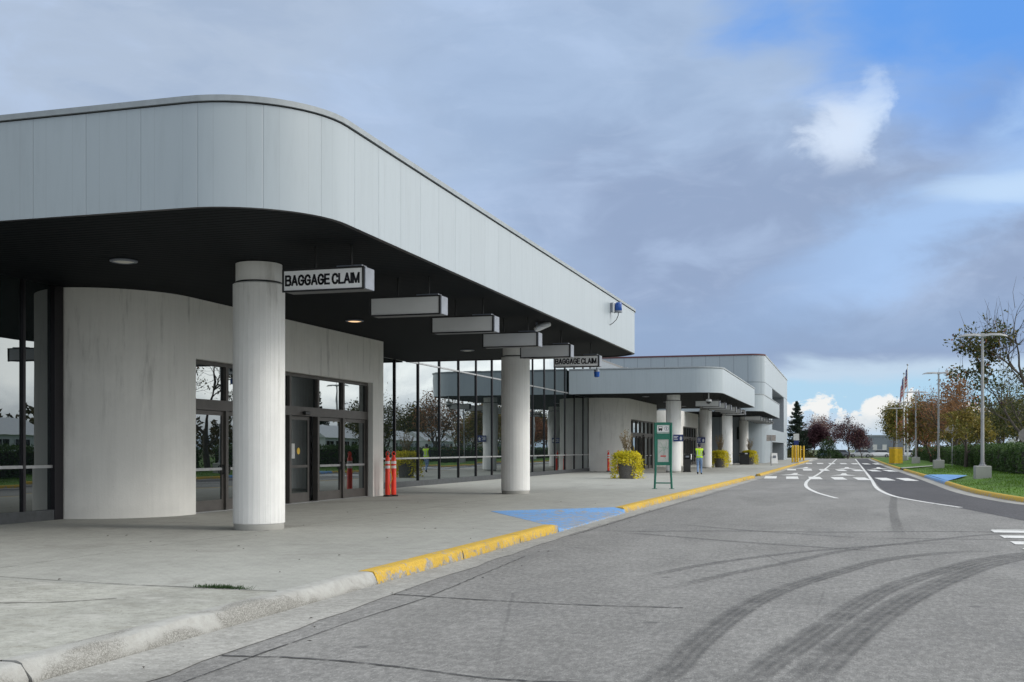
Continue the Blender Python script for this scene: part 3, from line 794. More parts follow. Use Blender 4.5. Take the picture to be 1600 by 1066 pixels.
def canopy(label, y0, y1, xback=-16.22, z0=4.93, z1=6.36):
    t = thing('entrance_canopy', label, 'canopy', (-11.6, (y0 + y1) / 2, 0), group='entrance canopies along the terminal')
    Rc = 1.65
    path = [(xback, y0), (-13, y0), (-11, y0)] + arc(XF - Rc, y0 + Rc, Rc, -90, 0, 14)
    n_ = 8; path += [(XF, y0 + Rc + (y1 - y0 - 2 * Rc) * i / n_) for i in range(1, n_)]
    path += arc(XF - Rc, y1 - Rc, Rc, 0, 90, 14) + [(-11, y1), (xback, y1)]
    wall_strip(path, z0, z1, 'fascia', 'fascia', t)
    # coping: a slightly proud metal cap with a black strip below painting its shade
    c1 = offset_in(path, -.035); c0 = offset_in(path, .2)
    mb = MB()
    for i in range(len(path)):
        mb.v += [(*c1[i], z1 + .02), (*c1[i], z1 + .10), (*c0[i], z1 + .12), (*c0[i], z1 + .02)]
        if i:
            for j in range(4): a = (i - 1) * 4 + j; b = (i - 1) * 4 + (j + 1) % 4; mb.f.append((a, a + 4, b + 4, b)); mb.mi.append(0)
    mb.build('coping', 'coping', t, smooth=30)
    g1 = offset_in(path, .02); mb = MB()
    for i in range(len(path)):
        mb.v += [(*g1[i], z1), (*g1[i], z1 + .02)]
        if i: mb.f.append((2 * i - 2, 2 * i, 2 * i + 1, 2 * i - 1)); mb.mi.append(0)
    mb.build('coping_shade_strip', 'black_metal', t, smooth=30)
    # drip lip and soffit
    lp = offset_in(path, .09); mb = MB()
    for i in range(len(path)):
        mb.v += [(*path[i], z0), (*lp[i], z0), (*lp[i], z0 + .035)]
        if i:
            for j in range(2): a = (i - 1) * 3 + j; mb.f.append((a, a + 1, a + 4, a + 3)); mb.mi.append(0)
    mb.build('drip_edge', 'mullion', t, smooth=30)
    mb = MB(); mb.add([(a, b, z0 + .03) for a, b in lp], [tuple(reversed(range(len(lp))))]); mb.build('soffit', 'soffit', t)
    mb = MB(); rp_ = offset_in(path, .15); mb.add([(a, b, z1 + .05) for a, b in rp_], [tuple(range(len(rp_)))]); mb.build('roof', 'roof', t)
    return t
canopy('nearest rounded white canopy with dark soffit, big corner toward the camera', 13.5, 40.0)
canopy('middle rounded white canopy standing behind the planter and green totem', 66.1, 92.3)
canopy('farthest small looking canopy, in front of the tall end building', 99.6, 126.0)

GL = {'B': (.70, [[(0, 0), (0, 1), (.48, 1), (.64, .92), (.67, .77), (.62, .61), (.48, .53), (0, .53)], [(.48, .53), (.65, .45), (.70, .27), (.65, .08), (.48, 0), (0, 0)]]),
      'A': (.74, [[(0, 0), (.37, 1), (.74, 0)], [(.12, .32), (.62, .32)]]),
      'G': (.74, [[(.70, .74), (.62, .9), (.48, .99), (.32, 1), (.14, .9), (.02, .68), (0, .45), (.06, .2), (.2, .04), (.38, 0), (.55, .04), (.70, .2), (.72, .46), (.40, .46)]]),
      'E': (.60, [[(.60, 1), (0, 1), (0, 0), (.62, 0)], [(0, .52), (.54, .52)]]),
      'C': (.72, [[(.70, .72), (.62, .9), (.48, .99), (.32, 1), (.14, .9), (.02, .68), (0, .45), (.06, .2), (.2, .04), (.36, 0), (.52, .03), (.65, .14), (.71, .3)]]),
      'L': (.54, [[(0, 1), (0, 0), (.56, 0)]]), 'I': (0., [[(0, 0), (0, 1)]]), 'M': (.84, [[(0, 0), (0, 1), (.42, .04), (.84, 1), (.84, 0)]])}
def stroke_text(txt, parent, loc, sx, sz, th=.034):
    """block capitals laid as flat strokes on the sign face"""
    mb = MB(); u = .06
    for ch in txt:
        if ch == ' ': u += .34; continue
        wd, lines = GL[ch]
        for ln in lines:
            P = [Vector(((u + a) * sx, b * sz)) for a, b in ln]
            for a, b in zip(P, P[1:]):
                d = (b - a).normalized(); n = Vector((-d.y, d.x)) * th / 2; a2 = a - d * th * .4; b2 = b + d * th * .4
                q = [a2 - n, b2 - n, b2 + n, a2 + n]
                o = len(mb.v); mb.v += [(loc[0] + c.x, loc[1], loc[2] + c.y) for c in q] + [(loc[0] + c.x, loc[1] + .004, loc[2] + c.y) for c in q]
                mb.f += [(o, o + 1, o + 2, o + 3), (o, o + 4, o + 5, o + 1), (o + 1, o + 5, o + 6, o + 2), (o + 2, o + 6, o + 7, o + 3), (o + 3, o + 7, o + 4, o)]; mb.mi += [0] * 5
        u += wd + .27
    mb.build('lettering', 'ink', parent)
    return u
# columns
def column(label, xc, yc):
    t = thing('concrete_column', label, 'column', (xc, yc, .15), group='round concrete columns under the canopies')
    mb = MB(); prof = []; nf = 30; o = 0
    zs = [0.10, .12] + [.12 + (4.44 - .12) * i / 20 for i in range(1, 20)] + [4.42, 4.44]
    for zz in zs:
        rr_ = .465 - (.02 if zz in (zs[0], zs[-1]) else 0)
        for j in range(nf):
            for (da, dr) in ((.0, -.005), (.07, 0), (.93, 0)):
                a = 2 * math.pi * (j + da) / nf; mb.v.append(((rr_ + dr) * math.cos(a), (rr_ + dr) * math.sin(a), zz))
    m_ = nf * 3
    for i in range(len(zs) - 1):
        for j in range(m_): mb.f.append((i * m_ + j, i * m_ + (j + 1) % m_, (i + 1) * m_ + (j + 1) % m_, (i + 1) * m_ + j)); mb.mi.append(0)
    mb.f.append(tuple((len(zs) - 1) * m_ + j for j in range(m_))); mb.mi.append(0)
    mb.build('shaft', 'concrete_column', t, world=False, smooth=25)
    MB().lathe([(.44, -.01), (.45, .02), (.45, .10)], 32).build('base', 'concrete_old', t, world=False, smooth=30)
    MB().lathe([(.41, 4.44), (.41, 4.475)], 32).build('metal_ring', 'black_metal', t, world=False, smooth=30)  # thin dark metal ring between shaft and cap
    MB().lathe([(.41, 4.475), (.415, 4.485), (.415, 4.80), (.40, 4.805)], 40).build('cap', 'concrete_column', t, world=False, smooth=30)
    return t
col0 = column('nearest white concrete column, beside the lettered hanging sign', -10.25, 18.17)
CL = [(-10.35, 34.9, 'second concrete column, standing before the tall glass wall'), (-10.35, 69.3, 'concrete column behind the green totem, carrying a blue sign'), (-10.35, 85.6, 'concrete column beside the person in the yellow vest, carrying a blue sign'),
      (-10.35, 101.5, 'concrete column between the second yellow plant and the black bin'), (-10.35, 118.2, 'farthest shaded concrete column, behind the black bin')]
for k_, (a, b, l) in enumerate(CL):
    c = dup(col0, (a, b, .15), rz=.9 * (k_ + 1), label=l)

# hanging sign boxes
def sign_box(label, yc, text=False, z0=4.21, z1=4.565):
    xl, xr = -8.98, -7.5; t = thing('hanging_sign', label, 'sign', ((xl + xr) / 2, yc, z0), group='sign boxes hanging under the canopies')
    MB().box(xl, xr - .03, yc, yc + .36, z0, z1, bev=.008).build('box', 'sign_grey', t)
    MB().box(xr - .032, xr, yc + .004, yc + .356, z0 + .003, z1 - .003, bev=.004).build('end_cap', 'sign_cap', t)
    fr = MB()
    for (a, b, c_, d) in ((xl - .012, xr - .015, z0 - .012, z0 + .016), (xl - .012, xr - .015, z1 - .016, z1 + .012)): fr.box(a, b, yc - .02, yc + .012, c_, d)
    for (a, b) in ((xl - .012, xl + .016), (xr - .05, xr - .02)): fr.box(a, b, yc - .0215, yc + .0135, z0 + .0165, z1 - .0165)
    fr.build('frame', 'black_metal', t)
    MB().box(xl + .018, xr - .052, yc - .006, yc + .004, z0 + .018, z1 - .018).build('face', 'sign_face_lettered' if text else 'sign_face', t)
    for xx_ in (xl + .5, xr - .33): MB().tube([(xx_, yc + .18, z1 - .005), (xx_, yc + .18, 4.975)], .016, 6).build('hanger', 'black_metal', t)
    MB().box(xr - .55, xr - .1, yc + .08, yc + .28, z1 + .004, z1 + .05).build('junction_box', 'sign_cap', t)
    if text:
        u_ = stroke_text('BAGGAGE', t, (xl + .045, yc - .0095, z0 + .105), .1185, .148); stroke_text('CLAIM', t, (xl + .045 + (u_ + .22) * .1185, yc - .0095, z0 + .105), .1185, .148)
    return t
sy = [16.72, 20.27, 23.65, 27.33, 30.79, 34.6]
sign_box('hanging sign lettered BAGGAGE CLAIM beside the nearest column', sy[0], True)
s2 = sign_box('blank grey hanging sign box right behind the large lettered sign', sy[1])
fix = lambda c, l: c
dup(s2, (s2.location.x, sy[2], 4.21), label='blank grey hanging sign box, third in the nearest row, above the glass wall')
dup(s2, (s2.location.x, sy[3], 4.21), label='blank grey hanging sign box just above the second column, under the white floodlight')
dup(s2, (s2.location.x, sy[4], 4.21), label='blank grey hanging sign box overlapping the top right of the second column')
s6 = sign_box('small looking sign lettered BAGGAGE CLAIM with blue lamp below, at the canopy end', sy[5], True)
ordn = ['nearest', 'second', 'third', 'fourth', 'fifth']
for mi_, (dy, nm) in enumerate(((52.4, 'middle canopy'), (86.2, 'farthest canopy'))):
    for i in range(5):
        dup(s2, (s2.location.x, sy[i] + dy, 4.21), label='%s blank sign box from the camera under the %s' % (ordn[i], nm))
    dup(s6, (s6.location.x, sy[5] + dy, 4.21), label='lettered sign box hanging last in the row under the %s' % nm)

# portals: rounded concrete wall with a band of glazed doors
def portal(label, y0, ndoor_label):
    dy = y0 - 20.15
    t = thing('entrance_portal', label, 'entrance', (-15.1, 26.2 + dy, .15), group='concrete entrance portals with doors')
    yo0, yo1, ye = 21.85 + dy, 31.55 + dy, 32.35 + dy; zt, zo = 4.955, 3.62
    outer = [(XG + .03, 19.56 + dy), (-16.1, 19.55 + dy)] + arc(-15.95, 21.6 + dy, 2.05, -90, 0, 18)
    inner = offset_in(outer, .42)
    outer.append((XD, yo0)); inner = offset_in(outer, .42)
    mb = MB(); P = outer + list(reversed(inner)); mb.prism(P, .13, zt)
    mb.box(XD - .42, XD, yo0, yo1, zo, zt)
    mb.box(XD - .42, XD, yo1, ye, .13, zt)
    mb.box(XG + .03, XD - .42, ye - .4, ye, .13, zt)
    mb.build('wall', 'concrete_wall', t, smooth=30)
    # frame
    fx0, fx1 = XD - .30, XD - .16
    posts = [yo0 + .03, yo0 + 1.58, yo0 + 3.15, yo0 + 4.72, yo0 + 6.35, yo0 + 7.98, yo1 - .03]
    fr = MB(); z2 = 2.50; z3 = 2.74
    fr.box(fx0, fx1, yo0, yo1, z2, z3); fr.box(fx0 + .002, fx1 - .003, yo0, yo1, zo - .09, zo)
    for i, q in enumerate(posts):
        hw = .055 if 0 < i < 6 else .045
        fr.box(fx0 - .003, fx1 + .004, max(yo0, q - hw), min(yo1, q + hw), z3, zo - .09)
        fr.box(fx0 - .003, fx1 + .004, max(yo0, q - hw), min(yo1, q + hw), .15, z2)
    fr.build('door_frame', 'door_frame', t)
    for i in range(6):
        a, b = posts[i] + .055, posts[i + 1] - .055
        if i == 0: a = posts[0] + .045
        if i == 5: b = posts[6] - .045
        tr = MB(); tr.box(fx0 + .05, fx0 + .07, a, b, z3, zo - .09); tr.build('transom_pane', 'mirror_glass' if i not in (3,) else 'dark_glass', t)
        slide = i in (2, 3)
        xo = -.06 if slide else .0
        d0, d1 = fx0 + .03 + xo, fx0 + .085 + xo
        st = .085
        d = MB(); aa, bb = a + .006, b - .006
        if i == 3: bb -= .28
        d.box(d0, d1, aa, aa + st, .17, z2 - .01); d.box(d0, d1, bb - st, bb, .17, z2 - .01)
        d.box(d0 + .002, d1 - .002, aa + st, bb - st, .17, .42); d.box(d0 + .002, d1 - .002, aa + st, bb - st, z2 - .11, z2 - .01); d.box(d0 + .003, d1 - .003, aa + st, bb - st, 1.10, 1.17)
        dr = d.build('door', 'door_frame', t)
        gl = MB(); gl.box(d0 + .02, d0 + .035, aa + st - .005, bb - st + .005, .42, 1.10); gl.box(d0 + .02, d0 + .035, aa + st - .005, bb - st + .005, 1.17, z2 - .11)
        gl.build('glass', 'dark_glass' if slide else 'door_glass', dr)
        if not slide:
            h = MB(); hy = (bb - .05) if i in (0, 4) else (aa + .05)
            h.tube([(d1 - .005, hy, 1.02), (d1 + .06, hy, 1.04), (d1 + .065, hy, 1.2), (d1 - .005, hy, 1.22)], .014, 6); h.box(d1, d1 + .012, hy - .03, hy + .03, 1.0, 1.24)
            h.build('handle', 'black_metal', dr)
            MB().box(d1 - .012, d1 + .02, aa + st + .02, bb - st - .02, 1.105, 1.165).build('push_bar', 'rail_metal', dr)
        else:
            MB().box(d0 + .036, d0 + .04, aa + st + .12, aa + st + .34, 1.35, 1.75).build('notice', 'off_white', dr)
            if i == 3: MB().lathe([(.09, 0), (.09, .003)], 20).build('sticker', 'caution_yellow', dr, world=False).matrix_local = Matrix.Translation(Vector((d0 + .038, aa + st + .55, 1.55)) - Vector(t.location)) @ Matrix.Rotation(R(90), 4, 'Y')
        if i == 3:                                        # black panel painting the dark inside the half-open slider's gap
            MB().box(d0 - .05, d0 - .04, bb, b, .17, z2 - .01).build('opening_shade_panel', 'black_metal', t)
    MB().box(XD - .44, XD - .12, yo0, yo1, .152, .17).build('threshold', 'rail_metal', t)
    MB().box(fx1, fx1 + .1, (posts[3] + posts[4]) / 2 - .14, (posts[3] + posts[4]) / 2 + .14, 2.53, 2.62, bev=.02).build('door_sensor', 'black_plastic', t)
    return t
portal('nearest rounded concrete entrance wall with glazed doors behind the first column', 20.15, '')
portal('middle concrete entrance wall with glazed doors, behind the yellow planter', 72.3, '')
portal('farthest concrete entrance wall, seen between two columns', 97.0, '')

# tall mirror-glass wall running the length of the terminal
def glass_wall(label, ys, z1=7.7, XG=XG):
    y0, y1 = ys[0], ys[-1]
    t = thing('glass_wall', label, 'glass wall', (XG, (y0 + y1) / 2, .15), group='mirror glass walls of the terminal')
    rr = random.Random(int(y0))
    for k_, (a, b) in enumerate(zip(ys, ys[1:])):
        for (za, zb) in ((.36, 1.215), (1.275, 4.97), (5.03, z1)):
            dx = [rr.uniform(-.004, .004) for _ in range(2)]; dz = rr.uniform(-.003, .003)
            mb = MB(); mb.add([(XG + dx[0], a, za), (XG + dx[1], b, za), (XG + dx[1] + dz, b, zb), (XG + dx[0] + dz, a, zb)], [(0, 1, 2, 3)])
            if zb > 1.2 and za < 1: nm = 'lower_pane'
            elif za > 4: nm = 'upper_pane'
            else: nm = 'pane'
            mb.build(nm, 'mirror_glass', t)
    for q in ys: MB().box(XG - .05, XG + .05, q - .035, q + .035, .15, z1).build('mullion', 'mullion', t)
    MB().box(XG - .04, XG + .04, y0, y1, 1.215, 1.275).build('middle_rail', 'rail_metal', t)
    MB().box(XG - .04, XG + .04, y0, y1, 4.97, 5.03).build('upper_rail', 'rail_metal', t)
    MB().box(XG - .06, XG + .08, y0, y1, .15, .36).build('sill', 'sill_dark', t)
    MB().box(XG - .2, XG + .12, y0, y1, z1, z1 + .16).build('top_rail', 'rail_metal', t)
    return t
glass_wall('mirror glass wall at the far left of the nearest portal', [4.2 + .0, 6.65, 9.1, 11.55, 14.0, 16.4, 18.45, 19.45], XG=-15.65)
MB().box(-15.72, -15.56, 19.28, 19.54, .15, 7.7).build('end_post', 'mullion', next(o for o in COL.objects if o.get('label', '').startswith('mirror glass wall at the far left')))
glass_wall('long mirror glass wall between the nearest and middle entrance portals', [32.4, 34.1, 36.55] + [38.98 + 2.4 * i for i in range(14)] + [72.25])
glass_wall('short mirror glass wall between the middle and farthest portals', [84.5 + 2.4 * i for i in range(5)] + [96.9])
tb = thing('terminal_building', 'long low terminal building behind the mirror glass, partly hidden', 'building', (-30, 61, 0))
MB().box(-46, XG - .22, 4.2, 118, -.05, 7.78).build('body', 'grey_cladding', tb)
MB().box(-46.1, XG - .21, 4.1, 118, 7.781, 7.9).build('roof', 'roof', tb)

# tall end building
eb = thing('end_building', 'tall pale panelled building at the far end with a recessed balcony', 'building', (-25, 141, 0))
XB3, YB0, YB1, ZB = -8.3, 118.6, 164.0, 11.36
pth = [(-60, YB0), (-40, YB0), (-20, YB0)] + arc(XB3 - 1.5, YB0 + 1.5, 1.5, -90, 0, 10)
pe = [(XB3, YB1), (-60, YB1)]
wall_strip(pth, -.05, 8.56, 'front_wall', 'panel_wall', eb); wall_strip(pth, 8.6, ZB, 'upper_front_wall', 'panel_wall', eb)
wall_strip(offset_in(pth, .03), 8.56, 8.6, 'panel_joint', 'black_metal', eb)
ys0 = YB0 + 1.5
sw = MB(); uv = []
def sq(a, b, c_, d):
    o = len(sw.v); sw.v += [(XB3, a, c_), (XB3, b, c_), (XB3, b, d), (XB3, a, d)]; sw.f.append((o, o + 1, o + 2, o + 3)); sw.mi.append(0)
    uv.extend([(a, c_), (b, c_), (b, d), (a, d)])
for (a, b, c_, d) in ((ys0, 131.2, -.05, 8.56), (155.2, YB1, -.05, 8.56), (131.2, 155.2, 2.43, 3.85), (131.2, 155.2, 8.53, 8.56), (ys0, YB1, 8.6, ZB)): sq(a, b, c_, d)
sw.build('road_wall', 'panel_wall', eb, uvs=uv)
MB().box(XB3 - .05, XB3 - .03, ys0, YB1, 8.55, 8.61).build('panel_joint', 'black_metal', eb)
def recess(z0, z1, dpt, m, nm):
    mb = MB(); a, b = 131.2, 155.2; x0, x1 = XB3 - dpt, XB3
    mb.add([(x1, a, z0), (x0, a, z0), (x0, a, z1), (x1, a, z1), (x1, b, z0), (x0, b, z0), (x0, b, z1), (x1, b, z1)],
           [(0, 3, 2, 1), (1, 2, 6, 5), (5, 6, 7, 4), (0, 1, 5, 4), (3, 7, 6, 2)])
    mb.build(nm, m, eb)
recess(3.85, 8.53, 6.0, 'panel_grey', 'balcony_recess'); recess(-.04, 2.43, 3.5, 'panel_grey', 'loading_recess')  # grey darker than the outer wall deepens the recess shade by colour
MB().box(XB3 - 5.95, XB3 - 5.9, 134, 152, 5.0, 7.4).build('window', 'dark_glass', eb)
for yv in (137, 143, 149): MB().box(XB3 - 3.45, XB3 - 3.38, yv - 1.3, yv + 1.3, .15, 2.2).build('loading_door', 'door_frame', eb)
MB().add([(XB3, YB1, -.05), (-60, YB1, -.05), (-60, YB1, ZB), (XB3, YB1, ZB)], [(0, 1, 2, 3)]).build('back_wall', 'panel_wall', eb, uvs=[(0, 0), (50, 0), (50, 11), (0, 11)])
rf = pth + pe; MB().add([(a, b, ZB - .05) for a, b in rf], [tuple(range(len(rf)))]).build('roof', 'roof', eb)
def cap_strip(path, z0, z1, nm, m, par):
    c1 = offset_in(path, -.05); c0 = offset_in(path, .3); mb = MB()
    for i in range(len(path)):
        mb.v += [(*c1[i], z0), (*c1[i], z1), (*c0[i], z1), (*c0[i], z0)]
        if i:
            for j in range(4): a = (i - 1) * 4 + j; b = (i - 1) * 4 + (j + 1) % 4; mb.f.append((a, a + 4, b + 4, b)); mb.mi.append(0)
    mb.f += [(0, 1, 2, 3), tuple(len(mb.v) - 4 + q for q in (3, 2, 1, 0))]; mb.mi += [0, 0]
    mb.build(nm, m, par, smooth=30)
cap_strip(pth, ZB, ZB + .16, 'front_coping', 'coping_red', eb); cap_strip([(XB3, ys0 + .01), (XB3, YB1)], ZB, ZB + .15, 'side_coping', 'coping', eb)
for xx_ in (-14.4, -10.9): MB().box(xx_ - .22, xx_ + .22, YB0 - .03, YB0 + .1, 2.6, 3.9).build('window', 'dark_glass', eb)
MB().box(XB3 - .02, XB3 + .12, 157, 157.5, 2.1, 2.5).build('wall_lamp', 'white_paint', eb)
for zz in (1.4, 4.2): MB().box(XB3, XB3 + .1, 162.5, 162.9, zz, zz + .3).build('wall_box', 'grey_cladding', eb)

# ================================================================== OBJECTS
# ceiling lights
def ceiling_light(label, xc, yc, lit, zc=4.96):
    t = thing('ceiling_light', label, 'ceiling light', (xc, yc, zc), group='recessed lights in the canopy soffits')
    MB().lathe([(.20, 0), (.24, -.012), (.24, -.03), (.19, -.045), (.18, -.02)], 24, cap=False).build('trim_ring', 'sign_cap', t, world=False, smooth=30)
    MB().lathe([(.185, -.03), (.12, -.045), (.02, -.05)], 24).build('lens', 'lamp_lit' if lit else 'lamp_lens', t, world=False, smooth=60)
    return t
m, t, p, tcx = mat('lamp_lit', (.7, .6, .45), .4); p.inputs['Emission Color'].default_value = (1, .62, .32, 1); p.inputs['Emission Strength'].default_value = 1.1
ceiling_light('round soffit light left of the nearest column', -12.32, 17.07, False)
ceiling_light('warm lit round soffit light between the lettered sign and the door wall', -12.3, 26.74, True)
ceiling_light('round soffit light just left of the second column', -12.32, 35.81, False)
for yv, l in ((70.5, 'nearest soffit light under the middle canopy'), (79, 'second soffit light under the middle canopy'), (87.5, 'farthest soffit light under the middle canopy')):
    ceiling_light(l, -12.3, yv, False)

# beacons, floodlight, dome camera
def beacon(label, loc, wall):
    t = thing('blue_beacon', label, 'beacon', loc); t.scale = (.85, .85, .85)
    if wall:
        MB().box(0, .10, -.11, .11, -.17, .17, bev=.01).build('back_box', 'sign_cap', t, world=False)
        MB().box(.10, .16, -.12, .12, -.20, .20, bev=.02).build('base_plate', 'white_paint', t, world=False)
        MB().lathe([(.12, -.12), (.13, -.1), (.13, .12), (.11, .17), (.05, .19)], 20, .29, 0).build('lens', 'beacon_blue', t, world=False, smooth=40)
        MB().lathe([(.14, -.19), (.14, -.12)], 20, .29, 0).build('lens_collar', 'sign_cap', t, world=False, smooth=40)
        MB().tube([(.29, 0, -.19), (.28, -.01, -.3), (.22, -.04, -.45), (.1, -.1, -.58), (.03, -.16, -.64), (-.01, -.2, -.66)], .014, 6).build('cable', 'black_plastic', t, world=False, smooth=60)
    else:
        MB().tube([(0, 0, .10), (0, 0, .02)], .02, 8).build('stem', 'black_metal', t, world=False)
        MB().lathe([(.09, .02), (.10, .0), (.10, -.06)], 20).build('lens_collar', 'sign_cap', t, world=False, smooth=40)
        MB().lathe([(.05, -.27), (.10, -.24), (.11, -.06)], 20).build('lens', 'beacon_blue', t, world=False, smooth=40)
    return t
beacon('blue beacon with dangling black cable on the white fascia near its far end', (XF, 34.4, 6.02), True)
beacon('small blue beacon hanging beneath the far lettered sign', (-7.62, 34.75, 4.10), False)
t = thing('floodlight', 'white floodlight on a short arm under the soffit, above the fourth sign', 'floodlight', (-7.9, 28.6, 4.96))
MB().tube([(0, 0, 0), (0, 0, -.16)], .03, 8).build('bracket', 'sign_cap', t, world=False)
MB().tube([(-.02, -.06, -.2), (.05, 0, -.15), (.30, .2, -.02)], [.06, .09, .075], 14).build('housing', 'white_paint', t, world=False, smooth=40)
t = thing('dome_camera', 'white pendant dome camera at the front corner of the middle canopy', 'camera', (-8.0, 67.7, 4.96))
MB().tube([(0, 0, 0), (0, 0, -.36)], .035, 8).build('stem', 'white_paint', t, world=False)
MB().lathe([(.05, -.34), (.16, -.38), (.18, -.5)], 20).build('housing', 'white_paint', t, world=False, smooth=40)
MB().lathe([(.03, -.66), (.12, -.62), (.165, -.5)], 20).build('dome', 'dark_glass', t, world=False, smooth=60)

# tubular delineators
def delineator(label, loc, rz=0):
    t = thing('delineator_post', label, 'traffic post', loc, rz, group='orange tubular delineator posts')
    MB().lathe([(.14, 0), (.148, .02), (.13, .045), (.085, .055)], 8).build('base', 'black_plastic', t, world=False, smooth=30)
    MB().lathe([(.078, .05), (.074, 1.16), (.055, 1.2), (.04, 1.22), (.04, 1.26)], 18).build('tube', 'orange_plastic', t, world=False, smooth=40)
    for zz in (.86, 1.0): MB().lathe([(.0785, zz), (.078, zz + .085)], 18, cap=False).build('reflective_band', 'reflective', t, world=False, smooth=40)
    hd = MB().tube([(-.045, 0, 1.26), (-.05, 0, 1.33), (-.02, 0, 1.37), (.02, 0, 1.37), (.05, 0, 1.33), (.045, 0, 1.26), (-.045, 0, 1.255)], .015, 8); hd.build('handle', 'orange_plastic', t, world=False, smooth=50)
    return t
d1 = delineator('orange post by the concrete door wall, nearest of the close pair', (-13.50, 31.75, .15))
strap = MB().tube([(.082, -.0, 1.1), (.09, .03, .8), (.14, .02, .55), (.09, -.05, .35), (.12, -.03, .08)], .008, 6); strap.build('strap', 'caution_yellow', d1, world=False, smooth=50)
dup_ = delineator('orange post by the concrete door wall, right hand and rear of the close pair', (-13.40, 31.99, .15), .8)
delineator('distant orange post left of the yellow planter, against the pale wall', (-14.85, 71.2, .15), .4)
delineator('distant orange post half hidden behind the yellow planter', (-14.25, 71.5, .15), 1.1)

# planters
def leaf_cloud(cs, size, rg_, jitter=.0, flat_=0.):
    """small leaf quads at given centres"""
    n = len(cs); c = np.asarray(cs, float)
    d = rg_.normal(size=(n, 3)); d /= np.linalg.norm(d, axis=1)[:, None]
    if flat_: d[:, 2] *= (1 - flat_); d /= np.linalg.norm(d, axis=1)[:, None]
    e = np.cross(d, rg_.normal(size=(n, 3))); e /= np.linalg.norm(e, axis=1)[:, None]
    s_ = (size * rg_.uniform(.6, 1.35, n))[:, None]
    a, b = d * s_, e * s_ * .5
    nrm = np.cross(d, e) * s_ * .18
    V = np.stack([c - a, c + b + nrm, c + a, c - b + nrm], 1).reshape(-1, 3)
    mb = MB(); mb.v = [tuple(q) for q in V]; mb.f = [(4 * i, 4 * i + 1, 4 * i + 2, 4 * i + 3) for i in range(n)]; mb.mi = [0] * n
    return mb
def planter(label, loc, seed=1, tall=1.0):
    rg_ = np.random.default_rng(seed)
    t = thing('planter', label, 'planter', loc, group='round pots of yellow trailing plants')
    MB().lathe([(.34, 0), (.38, .03), (.43, .55), (.45, .78), (.47, .82), (.47, .90), (.41, .90), (.40, .82), (.05, .81)], 28).build('pot', 'pot', t, world=False, smooth=40)
    pts = []
    for _ in range(110):                                   # trailing strands over the rim, leaving the front of the pot bare
        a = rg_.uniform(0, 2 * math.pi)
        df = abs((a - 1.5 * math.pi + math.pi) % (2 * math.pi) - math.pi)
        ln = rg_.uniform(.45, .95) if df > .6 else rg_.uniform(.02, .16)
        o = .5 + rg_.uniform(.02, .28)
        for s_ in np.linspace(0, 1, 22):
            rr_ = .25 + (o - .25) * min(1, s_ * 2.4) + .05 * s_
            zz = 1.0 + .22 * math.sin(min(1, s_ * 2.4) * math.pi) - max(0, s_ - .35) / .65 * (ln + .15)
            pts.append((rr_ * math.cos(a) + rg_.normal(0, .075), rr_ * math.sin(a) + rg_.normal(0, .075), max(.04, zz + rg_.normal(0, .05))))
    for _ in range(900):
        a = rg_.uniform(0, 6.28); q = rg_.uniform(0, 1) ** .5 * .66; pts.append((q * math.cos(a), q * math.sin(a), 1.12 + .16 * math.cos(q / .66 * 1.5) + rg_.normal(0, .06)))
    t.scale = (1.0, 1.0, 1.0)
    leaf_cloud(pts, .06, rg_).build('foliage', 'leaf_yellow', t, world=False)
    pts = [(rg_.normal(0, .3), rg_.normal(0, .3), 1.05 + rg_.normal(0, .1)) for _ in range(400)]
    leaf_cloud(pts, .06, rg_).build('under_leaves', 'leaf_planter', t, world=False)
    st = MB(); pts = []
    for _ in range(20):
        a = rg_.uniform(0, 6.28); b = (.05 * math.cos(a), .05 * math.sin(a), .85); o = rg_.uniform(.1, .42); h = rg_.uniform(1.7, 2.4) * tall
        e = (o * math.cos(a), o * math.sin(a), h); md = (o * .4 * math.cos(a), o * .4 * math.sin(a), (h + .85) / 2)
        st.tube([b, md, e], [.009, .007, .004], 5)
        for s_ in np.linspace(.25, 1, 26):
            pts.append((md[0] + (e[0] - md[0]) * s_ + rg_.normal(0, .03), md[1] + (e[1] - md[1]) * s_ + rg_.normal(0, .03), md[2] + (e[2] - md[2]) * s_ + rg_.normal(0, .03)))
    st.build('stalks', 'leaf_stem', t, world=False); leaf_cloud(pts, .04, rg_).build('stalk_leaves', 'leaf_stem', t, world=False)
    return t
planter('round grey pot overflowing with yellow leaves, nearest the camera', (-10.45, 54.6, .15), 1)
planter('yellow leaved plant in a pot between two columns beyond the person', (-9.75, 90.0, .15), 5, 1.1)
planter('small yellow plant in a pot behind the black bin', (-8.95, 108.2, .15), 8, 1.05)

# green bus stop totem
t = thing('bus_stop_totem', 'green framed bus stop totem with map panel, standing near the kerb', 'totem', (-6.47, 40.8, .15), R(10))
for s_ in (-1, 1):
    MB().tube([(s_ * .31, 0, 0), (s_ * .275, 0, .75), (s_ * .29, 0, 1.6), (s_ * .295, 0, 2.42)], [.04, .042, .04, .038], 10).build('post', 'green_paint', t, world=False, smooth=40)
    MB().box(s_ * .31 - .09, s_ * .31 + .09, -.08, .08, -.01, .015).build('foot_plate', 'green_paint', t, world=False)
MB().box(-.27, .27, -.02, .02, .19, .235).build('lower_rail', 'green_paint', t, world=False)
pn = MB(); pn.box(-.255, .255, -.03, .03, .86, .98); pn.box(-.255, .255, -.03, .03, 1.81, 2.07); pn.box(-.255, .255, -.03, .03, 2.33, 2.43)
pn.box(-.265, -.2, -.028, .028, .98, 1.81); pn.box(.2, .265, -.028, .028, .98, 1.81); pn.box(-.265, -.222, -.028, .028, 2.07, 2.33); pn.box(.222, .265, -.028, .028, 2.07, 2.33)
pn.build('frame', 'green_paint', t, world=False)
